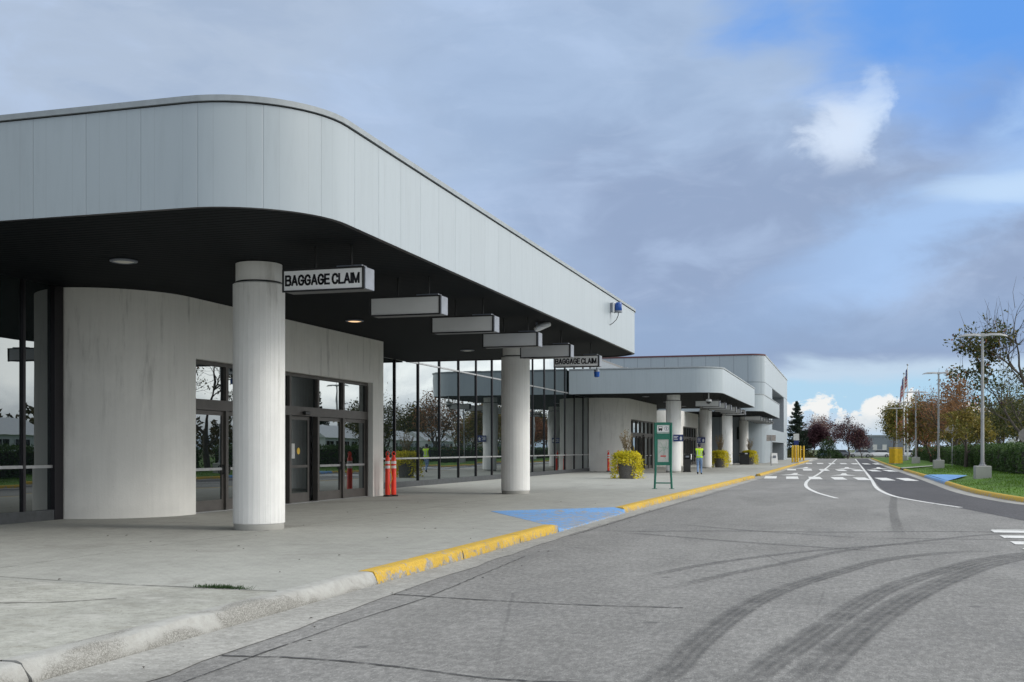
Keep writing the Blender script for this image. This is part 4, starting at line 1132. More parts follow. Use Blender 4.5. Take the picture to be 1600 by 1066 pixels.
mp = MB().box(-.2, .2, -.012, .012, .98, 1.81).build('map_panel', 'map_paper', t, world=False)
q = MB(); rr = random.Random(4)
for pts in ([(-.16, 1.3), (-.05, 1.42), (.04, 1.4), (.12, 1.6), (.10, 1.75)], [(-.1, 1.72), (-.02, 1.55), (.04, 1.4), (.02, 1.2), (.1, 1.1)], [(-.17, 1.55), (-.06, 1.5), (.1, 1.52), (.17, 1.45)]):
    q.tube([(a, -.014, b) for a, b in pts], .006, 4)
q.build('route_lines', 'map_green', mp, world=False)
q = MB(); q.box(-.1, .1, -.0165, -.012, 1.17, 1.22); q.build('red_mark', 'red_ink', mp, world=False)
hp = MB().box(-.222, .222, -.012, .012, 2.07, 2.33).build('header_panel', 'white_paint', t, world=False)
q = MB(); q.box(-.17, -.03, -.018, -.012, 2.14, 2.28); q.build('bus_symbol', 'ink', hp, world=False)
q = MB(); q.box(-.155, -.045, -.0205, -.018, 2.215, 2.265); q.build('bus_window', 'white_paint', hp, world=False)
q = MB(); q.box(-.155, -.125, -.018, -.012, 2.11, 2.14); q.box(-.075, -.045, -.018, -.012, 2.11, 2.14); q.build('bus_wheels', 'ink', hp, world=False)
ring = MB(); n_ = 28
for j in range(n_):
    a = 2 * math.pi * j / n_; ring.v += [(.115 + .075 * math.cos(a), -.0175, 2.2 + .075 * math.sin(a)), (.115 + .062 * math.cos(a), -.0175, 2.2 + .062 * math.sin(a))]
for j in range(n_): ring.f.append((2 * j, 2 * j + 1, (2 * j + 3) % (2 * n_), (2 * j + 2) % (2 * n_))); ring.mi.append(0)
ring.build('emblem_ring', 'sign_cap', hp, world=False)
q = MB(); q.box(.10, .13, -.018, -.012, 2.16, 2.23); q.lathe([(.001, 2.235), (.02, 2.25), (.001, 2.27)], 8, .115, -.012); q.build('emblem_figure', 'sign_cap', hp, world=False)
MB().box(-.22, .22, -.034, -.03, 2.03, 2.05).build('white_rule', 'white_paint', t, world=False)

# litter bins
t = thing('litter_bin', 'slim black litter bin with round white side opening by a column', 'litter bin', (-9.75, 71.0, .15), R(12))
MB().box(-.24, .24, -.24, .24, 0, .06, bev=.01).build('foot', 'black_plastic', t, world=False)
MB().box(-.21, .21, -.22, .22, .06, .86, bev=.03).build('body', 'black_plastic', t, world=False)
MB().box(-.23, .23, -.235, .235, .86, 1.12, bev=.06).build('hood', 'black_plastic', t, world=False)
o_ = MB().lathe([(.16, -.04), (.20, 0), (.16, .05), (.13, .02), (.13, -.03)], 24, cap=False).build('opening_ring', 'white_paint', t, world=False, smooth=50)
o_.location = (.235, -.04, .95); o_.rotation_euler = (0, R(90), 0)
MB().box(-.1, .1, -.243, -.236, .92, 1.03).build('label_plate', 'sign_cap', t, world=False)
t = thing('litter_bin', 'wide black litter bin with open top by the farthest columns', 'litter bin', (-9.35, 107.3, .15), R(5))
MB().box(-.44, .44, -.34, .34, 0, .95, bev=.04).build('body', 'black_plastic', t, world=False)
MB().box(-.47, .47, -.37, .37, .95, 1.12, bev=.03).build('lid', 'black_plastic', t, world=False)
MB().box(.05, .3, -.376, -.371, .98, 1.08).build('label_plate', 'white_paint', t, world=False)

# blue wayfinding signs fixed to two columns
def blue_sign(label, loc, rz, flip=1):
    t = thing('wayfinding_sign', label, 'sign', loc, rz, group='blue signs on the columns')
    MB().box(-.3, .3, -.015, .015, -.21, .21, bev=.006).build('panel', 'blue_sign', t, world=False)
    MB().box(-.07, .07, .012, .09, -.06, .06).build('bracket', 'black_metal', t, world=False)
    q = MB(); f = flip
    # a white arrow bent upward
    q.add([(f * a, -.0175, b) for a, b in ((.10, -.13), (.22, -.13), (.22, -.02), (.26, -.02), (.17, .13), (.08, -.02), (.12, -.02), (.12, -.06))], [tuple(range(8))]); q.build('arrow', 'white_paint', t, world=False)
    q = MB()
    for zz, l_ in ((.1, .26), (.02, .2), (-.07, .24)): q.box(-.26, -.26 + l_, -.018, -.0155, zz - .018, zz + .018)
    q.build('caption_bars', 'white_paint', t, world=False)
    return t
blue_sign('blue sign with white arrow on the column behind the green totem', (-9.98, 68.74, 2.28), R(8))
blue_sign('blue sign with white arrow on the column by the person in yellow', (-10.62, 85.0, 2.28), R(8))

# pavement signs and posts at the far end
t = thing('sandwich_board', 'white sandwich board at the foot of the end building', 'board', (-7.25, 117.3, .15), R(20))
for s_ in (-1, 1):
    b_ = MB(); b_.add([(-.33, s_ * .3, 0), (.33, s_ * .3, 0), (.33, s_ * .05, 1.05), (-.33, s_ * .05, 1.05), (-.33, s_ * .27, 0), (.33, s_ * .27, 0), (.33, s_ * .02, 1.05), (-.33, s_ * .02, 1.05)],
                      [(0, 1, 2, 3), (7, 6, 5, 4), (0, 4, 5, 1), (1, 5, 6, 2), (2, 6, 7, 3), (3, 7, 4, 0)]); b_.build('board', 'white_paint', t, world=False)
MB().box(-.16, .16, -.21, -.2, .55, .8).build('notice', 'sign_cap', t, world=False)
def post_sign(label, loc, h, w_, hh, mats, rz=0., shape='rect', pole='galvanised', cat='sign', extra=None):
    t = thing('sign_post', label, cat, loc, rz)
    MB().tube([(0, 0, -.05), (0, 0, h)], .032, 8).build('post', pole, t, world=False, smooth=40)
    zc = h - hh / 2
    if shape == 'rect': pl = [(-w_ / 2, -hh / 2), (w_ / 2, -hh / 2), (w_ / 2, hh / 2), (-w_ / 2, hh / 2)]
    elif shape == 'octagon': pl = [(w_ / 2 / math.cos(R(22.5)) * math.cos(R(22.5 + 45 * j)), w_ / 2 / math.cos(R(22.5)) * math.sin(R(22.5 + 45 * j))) for j in range(8)]
    else: pl = [(w_ / 2 * math.cos(R(90 * j)), w_ / 2 * math.sin(R(90 * j))) for j in range(4)]
    mb = MB(); n_ = len(pl); mb.v = [(a, -.05, zc + b) for a, b in pl] + [(a, -.036, zc + b) for a, b in pl]
    mb.f = [tuple(range(n_)), tuple(reversed(range(n_, 2 * n_)))] + [(j + n_, (j + 1) % n_ + n_, (j + 1) % n_, j) for j in range(n_)]; mb.mi = [0] * len(mb.f)
    if shape != 'rect' or mats == 'sign_back':             # seen from behind: plate on the far side of the post
        mb.v = [(a, b + .085, c_) for a, b, c_ in mb.v]
    mb.build('plate', mats, t, world=False)
    return t
post_sign('grey backed rectangular sign on a thin post near the end building', (-6.41, 100, .15), 2.68, .8, .52, 'sign_back', R(14))
ps = post_sign('tan and blue sign on a post just behind the left yellow bollards', (-5.6, 130.5, .15), 3.2, .62, .75, 'off_white', 0)
MB().box(-.26, .26, -.052, -.036, 1.95, 2.42).build('blue_plate', 'blue_sign', ps, world=False)
post_sign('octagonal stop sign seen from behind, at the right edge', (7.85, 56.2, .25), 2.3, .62, .62, 'sign_back', R(-12), 'octagon')
post_sign('diamond warning sign seen from behind among the orange trees', (7.75, 93.2, .3), 3.35, 1.28, 1.28, 'sign_back', R(-8), 'diamond')

# yellow bollards and cabinet
def bollard(label, loc):
    t = thing('bollard', label, 'bollard', loc, group='yellow bollards at the end of the pavement')
    MB().lathe([(.11, -.02), (.11, 1.78), (.09, 1.84), (.04, 1.87)], 18).build('post', 'yellow_post', t, world=False, smooth=40)
    MB().lathe([(.16, -.01), (.16, .03), (.12, .05)], 18).build('collar', 'kerb_concrete', t, world=False, smooth=30)
    return t
for i, (a, b, l) in enumerate(((-5.72, 124.2, 'leftmost of the three yellow bollards under the tan and blue sign'), (-5.45, 124.5, 'middle of the three yellow bollards under the tan and blue sign'), (-5.18, 124.2, 'rightmost of the three yellow bollards under the tan and blue sign'),
                              (-5.75, 145.5, 'leftmost of the two far yellow bollards'), (-5.35, 145.8, 'rightmost of the two far yellow bollards'))):
    if i == 0: b0 = bollard(l, (a, b, .15))
    else: dup(b0, (a, b, .15), label=l)
t = thing('utility_cabinet', 'yellow ribbed utility cabinet by the right kerb', 'cabinet', (4.5, 116, .2), R(42)); t.scale = (.88, .88, .95)
MB().box(-.62, .62, -.4, .4, 0, 1.55, bev=.02).build('body', 'yellow_post', t, world=False)
MB().box(-.65, .65, -.43, .43, 1.6, 1.66, bev=.01).build('lid', 'yellow_post', t, world=False)
for a in (-.31, .31): MB().box(a - .28, a + .28, -.425, -.4, .08, 1.54, bev=.008).build('door', 'yellow_post', t, world=False)
for i in range(3): MB().box(-.645, -.62, -.3 + i * .24, -.2 + i * .24, .1, 1.5).build('rib', 'yellow_post', t, world=False)
MB().box(-.7, .7, -.48, .48, -.1, .01).build('plinth', 'kerb_concrete', t, world=False)

# street lamps
def lamp(label, loc, rz=0):
    t = thing('street_lamp', label, 'street lamp', loc, rz, group='double armed street lamps along the verge')
    b_ = MB().box(-.34, .34, -.34, .34, -.2, .56, bev=.025); b_.build('base', 'concrete_old', t, world=False)
    MB().lathe([(.17, .56), (.17, .6), (.12, .62), (.115, .72)], 16).build('flange', 'galvanised', t, world=False, smooth=30)
    MB().tube([(0, 0, .6), (0, 0, 3.5), (0, 0, 6.62)], [.085, .075, .058], 12).build('pole', 'pole_paint', t, world=False, smooth=40)
    MB().box(-.1, .1, -.09, .09, 6.58, 6.74, bev=.02).build('hub', 'lamp_head', t, world=False)
    for s_ in (-1, 1):
        hd = MB(); st = [(.09, 6.66, .10, .06), (.35, 6.69, .16, .05), (.75, 6.68, .17, .05), (1.0, 6.63, .12, .035), (1.1, 6.585, .03, .012)]
        for (a, zz, hw, th) in st: hd.v += [(s_ * a, -hw, zz - th), (s_ * a, hw, zz - th), (s_ * a, hw * .8, zz + th), (s_ * a, -hw * .8, zz + th)]
        for i in range(len(st) - 1):
            for j in range(4): a = i * 4 + j; b = i * 4 + (j + 1) % 4; hd.f.append((a, b, b + 4, a + 4) if s_ > 0 else (a + 4, b + 4, b, a)); hd.mi.append(0)
        e_ = len(st) * 4 - 4; hd.f += [(0, 3, 2, 1), (e_, e_ + 1, e_ + 2, e_ + 3)]; hd.mi += [0, 0]
        h_ = hd.build('lamp_head', 'lamp_head', t, world=False, smooth=35)
        MB().box(s_ * .4, s_ * .9, -.1, .1, 6.615, 6.627).build('lens', 'lamp_lens', h_, world=False)
    MB().tube([(.0, .0, 6.74), (.04, 0, 7.0)], .01, 5).build('aerial', 'black_metal', t, world=False)
    return t
L0 = lamp('nearest street lamp, on a large square concrete base, partly behind leaves', (6.02, 56.46, .26), R(4))
for yv, l in ((84.0, 'second nearest street lamp, standing clear before the orange trees'), (111.6, 'third street lamp from the camera on the verge'), (136, 'fourth street lamp, next to the flagpoles'), (155, 'farthest street lamp, beside the olive tree')):
    dup(L0, (6.1, yv, .28), label=l)
# parking-lot lights off to the right, picked up by the glass
for xv, yv, l in ((33, 128, 'parking lot lamp far right, reflected in the glass'), (37, 150, 'farther parking lot lamp right, reflected in the glass')):
    dup(L0, (xv, yv, -.1), label=l, group='parking lot lamps', scale=1.45)

# flagpoles with hanging flags
m = bpy.data.materials.new('flag_cloth'); m.use_nodes = True; t = NT(m.node_tree); p = t.n['Principled BSDF']; p.inputs['Roughness'].default_value = .8
u, vv, _ = t.sep(t.n.new('ShaderNodeTexCoord').outputs['UV'])
st_ = t.math('GREATER_THAN', t.math('FRACT', t.mul(vv, 6.5)), .5)
c = t.mix(st_, (.55, .55, .55), (.36, .02, .03))
can = t.mul(t.math('LESS_THAN', u, .4), t.math('GREATER_THAN', vv, .46))
vor = t.n.new('ShaderNodeTexVoronoi'); vor.inputs['Scale'].default_value = 1.0; vor.inputs['Randomness'].default_value = 0.
t.l.new(t.mapping(t.n.new('ShaderNodeTexCoord').outputs['UV'], (22, 17, 1)), vor.inputs['Vector'])
c = t.mix(can, c, t.mix(t.math('LESS_THAN', vor.outputs['Distance'], .22), (.02, .03, .14), (.6, .6, .6)))
t.l.new(c, p.inputs['Base Color']); M['flag_cloth'] = m
def flagpole(label, flabel, loc, h):
    t = thing('flagpole', label, 'flagpole', loc, group='pair of flagpoles')
    MB().tube([(0, 0, -.1), (0, 0, h * .5), (0, 0, h)], [.1, .08, .045], 12).build('pole', 'white_paint', t, world=False, smooth=40)
    MB().lathe([(.02, h), (.10, h + .06), (.12, h + .13), (.08, h + .2), (.01, h + .23)], 12).build('finial', 'galvanised', t, world=False, smooth=50)
    MB().lathe([(.22, 0), (.22, .06), (.11, .1)], 16).build('base', 'galvanised', t, world=False, smooth=30)
    f = MB(); uv = []; nu, nv = 22, 16; H_ = 2.1
    for i in range(nu + 1):
        a = i / nu
        for j in range(nv + 1):
            b = j / nv
            # fabric gathered at the top corner: the fly end falls steeply down the pole
            xx_ = -(.03 + .5 * a ** .7 * (1 - .25 * b)) + .05 * math.sin(a * 13 + b * 2); yy_ = .13 * math.sin(a * 17 + b * 3) * (a ** .5)
            zz_ = h - .25 - (1 - b) * H_ - a * 1.75
            f.v.append((xx_, yy_, zz_)); uv.append((a, b))
    for i in range(nu):
        for j in range(nv): q = i * (nv + 1) + j; f.f.append((q, q + nv + 1, q + nv + 2, q + 1)); f.mi.append(0)
    fo = f.build('flag', 'flag_cloth', None, world=False, smooth=180, uvs=uv); fo.location = loc
    tag(fo, flabel, 'flag', 'flags hanging on the flagpoles')
flagpole('taller flagpole behind the trees on the right verge', 'striped flag hanging limp on the taller flagpole', (6.8, 141.5, .25), 11.3)
flagpole('shorter flagpole just left of the taller one', 'striped flag hanging limp on the shorter flagpole', (6.35, 140.6, .25), 10.2)

# ------------------------------------------------------------------ vegetation
def branch_tree(seed, h, spread, trunk_r=.12, fork=.28, levels=4, kids=(3, 4), up=.45, droop=0., lean=(0, 0), multi=1):
    rg_ = random.Random(seed); segs = []; tips = []
    def grow(p, d, L, r_, lv):
        n = 3; q = Vector(p); pts = [q.copy()]; rad = [r_]
        for i in range(n):
            d = (d + Vector((rg_.gauss(0, .16), rg_.gauss(0, .16), rg_.gauss(.02, .1) + (up * .08) - droop * .1 * lv))).normalized()
            q = q + d * (L / n); pts.append(q.copy()); rad.append(r_ * (1 - .5 * (i + 1) / n))
        segs.append((pts, rad, lv))
        if lv >= levels - 1:
            for i in range(1, n + 1): tips.append((pts[i], lv))
        if lv >= levels: return
        for k_ in range(rg_.randint(*kids)):
            t_ = rg_.uniform(.35, 1.0); i = min(n - 1, int(t_ * n)); b = pts[i].lerp(pts[i + 1], t_ * n - i)
            a = rg_.uniform(0, 6.28); ang = rg_.uniform(.45, 1.0) * spread
            o = d.orthogonal().normalized(); o.rotate(Matrix.Rotation(a, 3, d))
            nd = (d * math.cos(ang) + o * math.sin(ang)); nd.z += up * .25; nd.normalize()
            grow(b, nd, L * rg_.uniform(.55, .8), max(.006, r_ * rg_.uniform(.4, .55)), lv + 1)
        if lv < levels: grow(q, d, L * .7, max(.006, r_ * .5), lv + 1)
    for m_ in range(multi):
        d0 = Vector((lean[0] + (rg_.uniform(-.3, .3) if multi > 1 else 0), lean[1] + (rg_.uniform(-.3, .3) if multi > 1 else 0), 1)).normalized()
        grow(Vector((rg_.uniform(-.15, .15) * (multi > 1), rg_.uniform(-.15, .15) * (multi > 1), -.1)), d0, h * fork, trunk_r / (1 if multi == 1 else 1.3), 0)
    zmax = max(q.z for s_ in segs for q in s_[0]); k_ = h / zmax
    segs = [([Vector((q.x * k_, q.y * k_, q.z * k_)) for q in a], b, lv) for a, b, lv in segs]
    tips = [(Vector((q.x * k_, q.y * k_, q.z * k_)), lv) for q, lv in tips]
    return segs, tips
def tree(name, label, loc, leafs, h, spread, seed, nleaf=9000, lsize=.085, sc=.28, bark='bark', group=None, rz=0., bare=None, extra_top=0, cat='tree', wide=1., **kw):
    t = thing(name, label, cat, loc, rz, group)
    segs, tips = branch_tree(seed, h, spread, **kw)
    if wide != 1.:
        segs = [([Vector((q.x * wide, q.y * wide, q.z)) for q in a], b, lv) for a, b, lv in segs]; tips = [(Vector((q.x * wide, q.y * wide, q.z)), lv) for q, lv in tips]
    mb = MB()
    for pts, rad, lv in segs: mb.tube(pts, rad, 7 if lv < 1 else (5 if lv < 3 else 4), cap=False)
    rg2 = random.Random(seed + 5)
    for _ in range(extra_top):                            # straight bare shoots at the top
        q = rg2.choice([q for q, l in tips if q.z > h * .55]); L = rg2.uniform(.8, 1.9)
        mb.tube([q, q + Vector((rg2.uniform(-.1, .1), rg2.uniform(-.1, .1), L * .5)), q + Vector((rg2.uniform(-.25, .25), rg2.uniform(-.2, .2), L))], [.012, .008, .003], 4, cap=False)
    mb.build('trunk', bark, t, world=False, smooth=60)
    rg_ = np.random.default_rng(seed)
    if bare: tips = [q for q in tips if bare(q[0], rg2)]
    tp = np.array([tuple(q) for q, l in tips])
    # leaves gather in clumps of uneven weight round the twig ends
    wt = rg_.gamma(1.1, 1.0, len(tp)); wt /= wt.sum()
    groups = leafs if isinstance(leafs, list) else [(leafs, None, 1.)]
    for lm, sel, fr in groups:
        idx = rg_.choice(len(tp), int(nleaf * fr), p=wt); c = tp[idx] + rg_.normal(0, sc, (len(idx), 3)) * np.array([1, 1, .8])
        if sel is not None: c = c[sel(c)]
        c = c[c[:, 2] > .5]
        leaf_cloud(c, lsize, rg_).build('crown', lm, t, world=False)
    return t
GR = 'autumn trees along the right verge'
# the big half-bare tree at the right edge
tree('half_bare_tree', 'tall half bare tree with thin upright shoots at the right edge', (8.8, 59.6, .3), [('leaf_dark', None, .82), ('leaf_olive', None, .1), ('leaf_orange', None, .05), ('leaf_purple', None, .03)], 9.0, 1.0, 11, nleaf=3200, lsize=.09, sc=.16, levels=5, kids=(2, 3), trunk_r=.2, fork=.24, up=.4, lean=(-.12, 0), extra_top=46, group=GR, wide=1.3,
     bare=lambda q, r_: (r_.random() < (.95 if q.x < -1.9 and 4.6 < q.z < 7 else .16)) and q.z < 8.2)
tree('sparse_tree', 'small sparse tree with orange top and yellow green lower leaves by the diamond sign', (7.9, 84.5, .32), [('leaf_olive', lambda c: c[:, 2] < 4.2 + .3 * c[:, 0], 1.0), ('leaf_rust', lambda c: c[:, 2] >= 4.2 + .3 * c[:, 0], .7)], 6.6, 1.15, 23, nleaf=4600, lsize=.10, sc=.26, levels=4, kids=(2, 3), trunk_r=.14, fork=.27, up=.35, extra_top=12, group=GR)
tree('sparse_tree', 'rust coloured thinning tree behind the second street lamp', (9.6, 112, .32), [('leaf_rust', None, .7), ('leaf_orange', None, .3)], 8.0, 1.0, 31, nleaf=2600, lsize=.11, sc=.3, levels=4, kids=(3, 4), trunk_r=.16, multi=3, fork=.3, group=GR, extra_top=16)
tree('autumn_tree', 'olive and ochre tree between the second and third street lamps', (8.0, 119, .32), [('leaf_olive', None, .75), ('leaf_rust', None, .25)], 6.7, 1.0, 37, nleaf=5200, lsize=.12, sc=.4, levels=4, trunk_r=.14, group=GR)
tree('autumn_tree', 'reddest orange tree on the verge, right of the flagpoles', (8.0, 146, .3), [('leaf_orange', None, 1.)], 6.8, 1.0, 41, nleaf=6500, lsize=.13, sc=.4, levels=4, trunk_r=.14, group=GR)
tree('autumn_tree', 'farthest olive yellow tree on the right verge, above the yellow cabinet', (6.4, 172, .3), [('leaf_olive', None, .85), ('leaf_bush', None, .15)], 8.0, .8, 43, nleaf=11000, lsize=.14, sc=.5, levels=4, trunk_r=.15, fork=.2, group=GR)
tree('autumn_tree', 'ochre tree behind the red orange tree near the hedge', (9.8, 133, .3), [('leaf_olive', None, .5), ('leaf_rust', None, .5)], 7.2, .95, 47, nleaf=4500, lsize=.13, sc=.42, levels=4, trunk_r=.14, group=GR)
# trees farther right, seen in the mirror glass
proto = tree('bare_tree', 'mostly bare dark tree right of the hedges, reflected in the glass', (14, 96, .3), [('leaf_dark', None, .85), ('leaf_olive', None, .15)], 8.2, 1.0, 53, nleaf=1500, lsize=.12, sc=.3, levels=5, kids=(2, 3), trunk_r=.17, fork=.24, group='trees beyond the hedges on the right')
for xv, yv, a, s_ in ((13, 78, 1, .85), (15, 112, 2, 1.05), (12.5, 128, 3, .8), (17, 142, 4, 1.1), (14, 160, 5, 1.0), (19, 118, 6, .9), (13, 150, 2.4, .7)):
    dup(proto, (xv, yv, .3), a, scale=s_)
p2 = tree('dense_tree', 'dense dark tree right of the hedges, reflected in the glass', (24, 118, .3), [('leaf_dark', None, .75), ('leaf_olive', None, .25)], 8.0, .95, 59, nleaf=8000, lsize=.15, sc=.5, levels=4, trunk_r=.17, group='dense trees beyond the hedges on the right')
for xv, yv, a, s_ in ((30, 135, 1, .9), (27, 152, 2, 1.0), (20, 170, 3, 1.1), (16, 182, 4, 1.0), (23, 190, 5, 1.0), (42, 90, .6, .7), (46, 74, 2.6, .75), (12, 186, 1.5, .9)):
    dup(p2, (xv, yv, .3), a, scale=s_)

def spruce(label, loc, h, rad, seed, group=None):
    rg_ = np.random.default_rng(seed); t = thing('spruce_tree', label, 'tree', loc, 0, group)
    mb = MB().tube([(0, 0, -.1), (0, 0, h * .5), (0, 0, h)], [.16, .09, .012], 7); pts = []
    zz = .5
    while zz < h - .15:
        f = 1 - zz / h; n = int(5 + 4 * f)
        for j in range(n):
            a = rg_.uniform(0, 6.28); L = rad * (f ** .8) * rg_.uniform(.7, 1.12) + .12; q = Vector((0, 0, zz)); pa = [q.copy()]
            for s_ in (1, 2, 3, 4):
                pa.append(Vector((math.cos(a) * L * s_ / 4, math.sin(a) * L * s_ / 4, zz - L * .22 * math.sin(s_ / 4 * 2.2) + (.1 * L if s_ == 4 else 0))))
            mb.tube(pa, [.03 * f + .008, .02 * f + .006, .012, .008, .004], 4, cap=False)
            m_ = int(26 * L + 8)
            for s_ in rg_.uniform(.12, 1, m_):
                i = min(3, int(s_ * 4)); b = pa[i].lerp(pa[i + 1], s_ * 4 - i); wd = L * .22 * (1.1 - s_) + .05
                pts.append((b.x + rg_.normal(0, wd * .7), b.y + rg_.normal(0, wd * .7), b.z - abs(rg_.normal(0, .09))))
        zz += .20 + .14 * f
    mb.build('trunk', 'bark', t, world=False, smooth=60)
    leaf_cloud(pts, .15, rg_, flat_=.3).build('crown', 'leaf_spruce', t, world=False)
    return t
sp = spruce('dark spruce standing beside the end building', (-8.3, 196, 0), 9.9, 3.0, 3)
dup(sp, (30, 112, .2), 1.2, label='tall spruce right of the marquees, reflected in the glass', scale=.95); dup(sp, (31.5, 118, .2), 2.2, label='second tall spruce right of the marquees, reflected in the glass', scale=1.02)
GP = 'purple leaved trees at the far end of the road'
tree('purple_tree', 'low dense purple tree between the spruce and the pinkish tree', (-5.9, 202, 0), [('leaf_purple', None, 1.)], 6.0, .95, 61, nleaf=8000, lsize=.14, sc=.45, levels=4, trunk_r=.13, group=GP)
tree('pinkish_tree', 'tall thin pinkish tree behind the green bush at the road end', (-3.4, 205, 0), [('leaf_pink', None, .8), ('leaf_purple', None, .2)], 7.6, 1.0, 67, nleaf=5200, lsize=.12, sc=.42, wide=1.25, levels=5, kids=(2, 3), trunk_r=.13, multi=2, group=GP)
tree('purple_tree', 'central purple tree with a dark trunk at the road end', (-.1, 198, 0), [('leaf_purple', None, .85), ('leaf_pink', None, .15)], 7.2, 1.1, 71, nleaf=5600, lsize=.12, sc=.42, wide=1.15, levels=5, kids=(2, 3), trunk_r=.16, group=GP, fork=.26)
tree('purple_tree', 'right hand small purple tree before the grey hangar', (2.4, 206, 0), [('leaf_purple', None, 1.)], 4.6, 1.0, 73, nleaf=3600, lsize=.12, sc=.35, levels=4, trunk_r=.1, group=GP)
tree('bare_tree', 'thin pale bare tree behind the spruce', (-6.6, 212, 0), [('leaf_pink', None, 1.)], 8.3, .8, 79, nleaf=1800, lsize=.11, sc=.35, levels=5, kids=(2, 3), trunk_r=.1, bark='bark_pale', group=GP)
def bush(label, loc, rx_, ry_, rz_, lm, seed, n=4200, ls=.10):
    rg_ = np.random.default_rng(seed); t = thing('bush', label, 'bush', loc, 0, None)
    d = rg_.normal(size=(n, 3)); d /= np.linalg.norm(d, axis=1)[:, None]; d[:, 2] = np.abs(d[:, 2])
    lump = 1 + .22 * np.sin(d[:, 0] * 5 + seed) * np.cos(d[:, 1] * 6 - seed) + .15 * np.sin(d[:, 2] * 8)
    q = d * (lump * rg_.uniform(.55, 1.05, n) ** .6)[:, None] * np.array([rx_, ry_, rz_])
    leaf_cloud(q + rg_.normal(0, .06, q.shape), ls, rg_).build('foliage', lm, t, world=False)
    mb = MB()
    for j in range(7):
        a = j * .9; mb.tube([(0, 0, -.05), (math.cos(a) * rx_ * .4, math.sin(a) * ry_ * .4, rz_ * .5), (math.cos(a) * rx_ * .7, math.sin(a) * ry_ * .7, rz_ * .8)], [.04, .025, .01], 5)
    mb.build('stems', 'bark', t, world=False)
    return t
bush('round green bush in front of the pinkish tree at the road end', (-3.3, 197, 0), 1.9, 1.6, 2.9, 'leaf_bush', 4)
bush('low dark bush at the foot of the spruce', (-6.6, 194, 0), 1.2, 1.0, 1.0, 'leaf_dark', 5, 1500)
bush('low dark shrub left of the spruce, by the end building', (-9.9, 193, 0), 1.0, 1.0, 1.3, 'leaf_dark', 6, 1500)
bush('low green bush between the parked cars and the green bush', (-1.5, 199, 0), .9, .8, .8, 'leaf_bush', 7, 1200)
def hedge(label, x0, x1, y0, y1, z0, h, seed, dens=55):
    rg_ = np.random.default_rng(seed); t = thing('hedge', label, 'hedge', ((x0 + x1) / 2, (y0 + y1) / 2, z0), group='clipped hedges behind the verge')
    MB().box(x0 + .16, x1 - .16, y0 + .16, y1 - .16, z0 - .1, z0 + h - .16).build('core', 'soil', t)
    n1 = int((y1 - y0) * h * dens); n2 = int((y1 - y0) * (x1 - x0) * dens); n3 = int((x1 - x0) * h * dens); L = y1 - y0
    A_ = np.stack([np.full(n1, x0), rg_.uniform(y0, y1, n1), z0 + h * rg_.uniform(0, 1, n1)], 1)
    B_ = np.stack([rg_.uniform(x0, x1, n2), rg_.uniform(y0, y1, n2), np.full(n2, z0 + h)], 1)
    C2 = np.stack([rg_.uniform(x0, x1, n3), np.full(n3, y0), z0 + h * rg_.uniform(0, 1, n3)], 1)
    D2 = np.stack([rg_.uniform(x0, x1, n3), np.full(n3, y1), z0 + h * rg_.uniform(0, 1, n3)], 1)
    E2 = A_[:n1 // 3].copy(); E2[:, 0] = x1
    q = np.concatenate([A_, B_, C2, D2, E2]); w_ = .09 * np.sin(q[:, 1] * 1.9 + seed) + .06 * np.sin(q[:, 1] * 4.3 + q[:, 2] * 3)
    q += rg_.normal(0, .07, q.shape) + w_[:, None] * np.array([1, 0, .8])
    q[:, 2] = np.maximum(q[:, 2], z0 + .03); q -= np.array([(x0 + x1) / 2, (y0 + y1) / 2, z0])
    leaf_cloud(q, .075, rg_).build('foliage', 'leaf_hedge', t, world=False)
    return t
hedge('nearest clipped hedge, behind the octagonal sign at the right edge', 8.3, 9.6, 42, 58.2, .3, 1.38, 1, 130)
hedge('second clipped hedge, behind the nearest lamp base', 8.35, 9.6, 61.2, 97, .3, 1.45, 2, 110)
hedge('third clipped hedge, running behind the farther street lamps', 8.4, 9.6, 100, 160, .3, 1.4, 3, 60)

# distant wood behind everything on the right
rg_ = np.random.default_rng(99); pts = []
for i in range(260):
    a = rg_.uniform(0, 1); xv = 75 + rg_.uniform(-6, 8) + 60 * a; yv = 10 + 330 * a; h = rg_.uniform(5, 9.5)
    n = 60; th = rg_.uniform(0, 6.28, n); rr_ = rg_.uniform(0, 1, n) ** .5 * rg_.uniform(1.6, 3.0); zz = rg_.uniform(.1, 1, n) * h
    pts += list(np.stack([xv + rr_ * np.cos(th) * (1.15 - zz / h), yv + rr_ * np.sin(th) * (1.15 - zz / h), zz], 1))
tag(leaf_cloud(np.array(pts), .55, rg_).build('woodland', 'leaf_wood'), 'dark line of distant woods beyond the marquees on the right', 'woodland', kind='stuff')

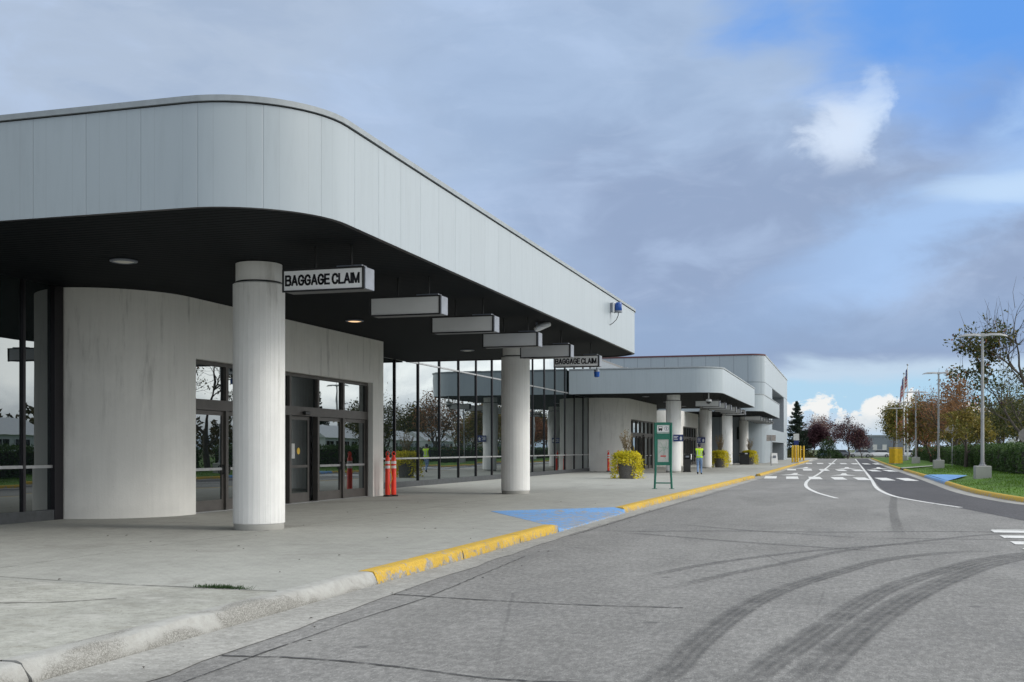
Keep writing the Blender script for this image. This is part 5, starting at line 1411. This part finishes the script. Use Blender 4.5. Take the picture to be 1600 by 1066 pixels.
# marquees
def marquee(label, loc, rz=0):
    t = thing('marquee', label, 'marquee', loc, rz, group='white marquees behind the hedges')
    W_, D_, e, rdg = 11, 5, 2.6, 3.9
    MB().box(-W_ / 2, W_ / 2, -D_ / 2, D_ / 2, 0, e).build('wall', 'tent_white', t, world=False)
    mb = MB(); a, b = W_ / 2 + .15, D_ / 2 + .2
    mb.add([(-a, -b, e - .05), (a, -b, e - .05), (a, 0, rdg), (-a, 0, rdg), (-a, b, e - .05), (a, b, e - .05)], [(0, 1, 2, 3), (3, 2, 5, 4), (0, 3, 4), (1, 5, 2), (0, 4, 5, 1)])
    mb.build('roof', 'tent_white', t, world=False)
    for s_ in (-1, 1):
        for i in range(5):
            xc = -4.4 + 2.2 * i; f = MB().box(xc - .75, xc + .75, s_ * (D_ / 2 + .02), s_ * (D_ / 2 + .035), .9, 2.2).build('window', 'dark_glass', t, world=False)
            q = MB(); y_ = s_ * (D_ / 2 + .037); y2 = s_ * (D_ / 2 + .06)
            for xx_ in (xc - .78, xc - .02, xc + .74): q.box(xx_, xx_ + .04, y_, y2, .88, 2.22)
            q.build('window_frame', 'white_paint', f, world=False)
    return t
mq = marquee('white marquee behind the hedges', (27, 192, .2), R(78))
mq['label'] = 'white marquee seen over the hedge at the right edge, farthest of its row'
for i, (xv, yv) in enumerate(((26.5, 178), (26, 164), (25.5, 150), (25, 136), (24.5, 122), (24, 106), (33, 70), (32, 57))):
    dup(mq, (xv, yv, .2), R(86), label='white marquee beyond the hedges, number %s from the far end, mirrored in the glass' % ['two', 'three', 'four', 'five', 'six', 'seven', 'eight', 'nine'][i])

# far hangar and cars
t = thing('hangar', 'grey clad hangar far beyond the road end', 'building', (6.5, 262, 0))
MB().box(1.6, 13, 258, 285, -.05, 4.35).build('wall', 'grey_cladding', t); MB().box(1.5, 13.1, 257.9, 285, 4.36, 4.7).build('roof', 'coping', t)
for a in (3.2, 5.2, 7.2): MB().box(a, a + .9, 257.92, 257.97, 1.4, 2.6).build('window', 'off_white', t)
MB().box(8.6, 11.6, 257.9, 257.96, 0, 3.4).build('door', 'sign_cap', t)
lt = MB()
for a, b in (((-1, 0), (3.4, 3.2)), ((-1, .9), (3.4, 4.0))): lt.tube([(a[0], 250, a[1]), (b[0], 250, b[1])], .05, 6)
for i in range(6): f = i / 5; lt.tube([(-1 + 4.4 * f, 250, 3.2 * f), (-1 + 4.4 * f, 250, .9 + 3.1 * f + .0)], .035, 5)
for i in range(4): lt.tube([(-.8 + i * 1.4, 250, -.05), (-.8 + i * 1.4, 250, .2 + i)], .06, 6)
st_ = thing('airstair', 'white metal stair ramp standing before the grey hangar', 'stair', (1.2, 250, 0)); lt.build('frame', 'white_paint', st_)
q = MB()
for i in range(12): f = i / 11; q.box(-1 + 4.3 * f, -.6 + 4.3 * f, 249.6, 250.4, 3.1 * f + .0, 3.1 * f + .04)
q.build('treads', 'sign_cap', st_)
def car(label, loc, rz, paint):
    t = thing('parked_car', label, 'car', loc, rz, group='cars parked beyond the road end')
    st = [(-2.2, .62, .35, .72), (-2.1, .80, .25, .82), (-1.4, .88, .22, .95), (-.2, .9, .2, .98), (1.0, .9, .2, .96), (1.7, .87, .22, .86), (2.1, .78, .25, .74), (2.25, .6, .35, .62)]
    mb = MB()
    for (yv, hw, a, b) in st: mb.v += [(-hw, yv, a + .1), (-hw * .9, yv, a), (hw * .9, yv, a), (hw, yv, a + .1), (hw, yv, b - .12), (hw * .9, yv, b), (-hw * .9, yv, b), (-hw, yv, b - .12)]
    for i in range(len(st) - 1):
        for j in range(8): a = i * 8 + j; b = i * 8 + (j + 1) % 8; mb.f.append((a, b, b + 8, a + 8)); mb.mi.append(0)
    mb.f += [tuple(reversed(range(8))), tuple(range(len(mb.v) - 8, len(mb.v)))]; mb.mi += [0, 0]
    mb.build('body', paint, t, world=False, smooth=40)
    def cab(s1, s2, z0, z1, m, nm, ex=0.):
        c = MB(); c.v = [(-.8 - ex, -1.75, z0), (.8 + ex, -1.75, z0), (.8 + ex, 1.15, z0), (-.8 - ex, 1.15, z0), (-.62 * s1, -1.2 * s2, z1), (.62 * s1, -1.2 * s2, z1), (.62 * s1, .35 * s2, z1), (-.62 * s1, .35 * s2, z1)]
        c.f = [(0, 1, 5, 4), (1, 2, 6, 5), (2, 3, 7, 6), (3, 0, 4, 7), (4, 5, 6, 7)]; c.mi = [0] * 5; return c.build(nm, m, t, world=False)
    cab(1, 1, .9, 1.42, 'car_glass', 'window')
    MB().box(-.62, .62, -1.2, .36, 1.41, 1.47, bev=.03).build('roof', paint, t, world=False)
    for yv in (-1.35, 1.35):
        for s_ in (-1, 1):
            wb = MB().tube([(s_ * .74, yv, .32), (s_ * .92, yv, .32)], .32, 16).build('wheel', 'tyre', t, world=False, smooth=40)
            MB().tube([(s_ * .9, yv, .32), (s_ * .93, yv, .32)], .2, 12).build('rim', 'alloy', wb, world=False, smooth=40)
    for s_ in (-1, 1):
        MB().box(s_ * .45, s_ * .75, 2.08, 2.2, .56, .68).build('headlight', 'white_paint', t, world=False)
        MB().box(s_ * .5, s_ * .78, -2.16, -2.05, .62, .76).build('tail_light', 'car_red', t, world=False)
    return t
car('white car parked beyond the road end before the hangar', (5.7, 226, 0), R(90), 'car_white')
car('dark grey car parked behind the central purple tree', (-1.6, 222, 0), R(84), 'car_grey')
car('silver car parked just right of the central purple trunk', (2.2, 224, 0), R(95), 'car_silver')
car('blue car parked beside the green bush beyond the road end', (-4.3, 224, 0), R(20), 'car_blue')
car('white car half hidden behind the far verge trees', (11, 230, 0), R(60), 'car_white')

# ------------------------------------------------------------------ the person
def skinned(name, joints, bones, parent, mats, face_mat):
    me = bpy.data.meshes.new(name); keys = list(joints); ix = {k_: i for i, k_ in enumerate(keys)}
    me.from_pydata([joints[k_][0] for k_ in keys], [(ix[a], ix[b]) for a, b in bones], [])
    o = bpy.data.objects.new(name, me); COL.objects.link(o)
    md = o.modifiers.new('skin', 'SKIN'); md.use_smooth_shade = True
    for i, k_ in enumerate(keys):
        r_ = joints[k_][1]; me.skin_vertices[0].data[i].radius = r_ if hasattr(r_, '__len__') else (r_, r_)
        me.skin_vertices[0].data[i].use_root = (k_ == 'pelvis')
    s_ = o.modifiers.new('sub', 'SUBSURF'); s_.levels = 2; s_.render_levels = 2
    bpy.context.view_layer.update()
    m2 = bpy.data.meshes.new_from_object(o.evaluated_get(bpy.context.evaluated_depsgraph_get()))
    bpy.data.objects.remove(o)
    m2.materials.clear()
    for q in mats: m2.materials.append(M[q])
    for f in m2.polygons: f.material_index = face_mat(f.center); f.use_smooth = True
    m2.name = name; o2 = bpy.data.objects.new(name, m2); COL.objects.link(o2); o2.parent = parent
    return o2
pt = thing('person', 'person in yellow safety vest, jeans and dark cap walking away on the pavement', 'person', (-8.06, 63.8, .15), R(6))
J = {'pelvis': ((0, 0, .96), (.155, .115)), 'waist': ((0, .0, 1.10), (.15, .105)), 'chest': ((0, .01, 1.30), (.175, .12)), 'upper': ((0, .015, 1.42), (.15, .09)), 'neck': ((0, .035, 1.50), .058), 'jaw': ((0, .06, 1.58), (.072, .08)), 'head': ((0, .055, 1.66), (.082, .1)), 'crown': ((0, .05, 1.735), (.06, .072)),
     'nose': ((0, .158, 1.615), .014)}
Bn = [('pelvis', 'waist'), ('waist', 'chest'), ('chest', 'upper'), ('upper', 'neck'), ('neck', 'jaw'), ('jaw', 'head'), ('head', 'crown'), ('jaw', 'nose')]
def limb(s_, n, sh, el, wr, hd, fdir, fdn):
    J['sh' + n] = (sh, .068); J['el' + n] = (el, .05); J['wr' + n] = (wr, .034); J['pa' + n] = (hd, (.036, .02))
    Bn.extend([('upper', 'sh' + n), ('sh' + n, 'el' + n), ('el' + n, 'wr' + n), ('wr' + n, 'pa' + n)])
    h = Vector(hd); f = Vector(fdir).normalized(); dn = Vector(fdn).normalized(); sd = f.cross(dn).normalized()
    for i, L in enumerate((.066, .076, .07, .056)):
        o = sd * (.027 - .018 * i); a = h + o + f * .045; b = a + f * L * .55 + dn * .012; c = b + f * L * .4 + dn * .028
        J['f%d%s' % (i, n)] = (tuple(a), .0095); J['g%d%s' % (i, n)] = (tuple(b), .0085); J['h%d%s' % (i, n)] = (tuple(c), .0075)
        Bn.extend([('pa' + n, 'f%d%s' % (i, n)), ('f%d%s' % (i, n), 'g%d%s' % (i, n)), ('g%d%s' % (i, n), 'h%d%s' % (i, n))])
    a = h + sd * .04 - f * .01 + dn * .005; b = a + sd * .02 + f * .035 + dn * .015
    J['t0' + n] = (tuple(a), .011); J['t1' + n] = (tuple(b), .009); Bn.extend([('pa' + n, 't0' + n), ('t0' + n, 't1' + n)])
limb(1, 'R', (.185, .0, 1.415), (.27, -.07, 1.16), (.215, .15, 1.10), (.17, .22, 1.13), (-.45, .9, .2), (0, .2, -1))
limb(-1, 'L', (-.185, .0, 1.415), (-.245, -.04, 1.13), (-.225, .12, .95), (-.215, .17, .89), (.1, .5, -.9), (.6, .5, 0))
for n, s_, hip, kn, an, he, toe in (('R', 1, (.09, 0, .90), (.10, .14, .52), (.10, .13, .11), (.10, .07, .045), (.115, .29, .035)), ('L', -1, (-.09, 0, .90), (-.09, .03, .50), (-.085, -.27, .18), (-.085, -.34, .15), (-.09, -.19, .035))):
    J['hip' + n] = (hip, .098); J['kn' + n] = (kn, .068); J['an' + n] = (an, .05); J['he' + n] = (he, .04); J['to' + n] = (toe, (.042, .03))
    Bn.extend([('pelvis', 'hip' + n), ('hip' + n, 'kn' + n), ('kn' + n, 'an' + n), ('an' + n, 'he' + n), ('an' + n, 'to' + n)])
def fm(c):
    if c.z < .115 or (c.y < -.2 and c.z < .16): return 3
    if c.z < 1.0 and abs(c.x) < .2: return 1
    if c.z > 1.55 and c.y < .11: return 2
    if c.z > 1.5: return 0
    if abs(c.x) > .1 and ((c.x > 0 and c.y > .12) or (c.x < 0 and c.z < .97)): return 0
    return 2
body = skinned('body', J, Bn, pt, ['skin', 'denim', 'navy', 'shoe'], fm)
# vest: the torso's own surface, a little outside it
vm = MB(); bm = bmesh.new(); bm.from_mesh(body.data); bm.normal_update(); keep = {}
for f in bm.faces:
    c = f.calc_center_median()
    if .97 < c.z < 1.475 and abs(c.x) < .185 + (.02 if c.z > 1.36 else 0):
        if c.z < 1.2 and abs(c.x) > .17: continue
        idx = []
        for q in f.verts:
            if q.index not in keep: keep[q.index] = len(vm.v); vm.v.append(tuple(q.co + q.normal * .02))
            idx.append(keep[q.index])
        vm.f.append(tuple(idx)); vm.mi.append(0)
bm.free()
vest = vm.build('vest', 'vest', pt, world=False, smooth=180)
MB().box(-.155, .155, -.158, -.152, 1.07, 1.11).build('reflective_tape', 'tape', vest, world=False)
for s_ in (-1, 1): MB().box(s_ * .10 - .018, s_ * .10 + .018, -.158, -.150, 1.11, 1.38).build('reflective_tape', 'tape', vest, world=False)
MB().lathe([(.10, 1.655), (.105, 1.69), (.09, 1.75), (.05, 1.785), (.005, 1.795)], 18, 0, .055).box(-.075, .075, .14, .235, 1.665, 1.675).build('cap', 'navy', pt, world=False, smooth=50)
for s_ in (-1, 1):
    MB().lathe([(.004, 1.60), (.016, 1.615), (.018, 1.635), (.004, 1.65)], 8, s_ * .088, .05).build('ear', 'skin', pt, world=False, smooth=60)
    MB().lathe([(.002, 1.632), (.009, 1.64), (.002, 1.648)], 8, s_ * .032, .148).build('eye', 'ink', pt, world=False, smooth=60)
MB().box(-.024, .024, .136, .142, 1.565, 1.571).build('mouth', 'red_ink', pt, world=False)
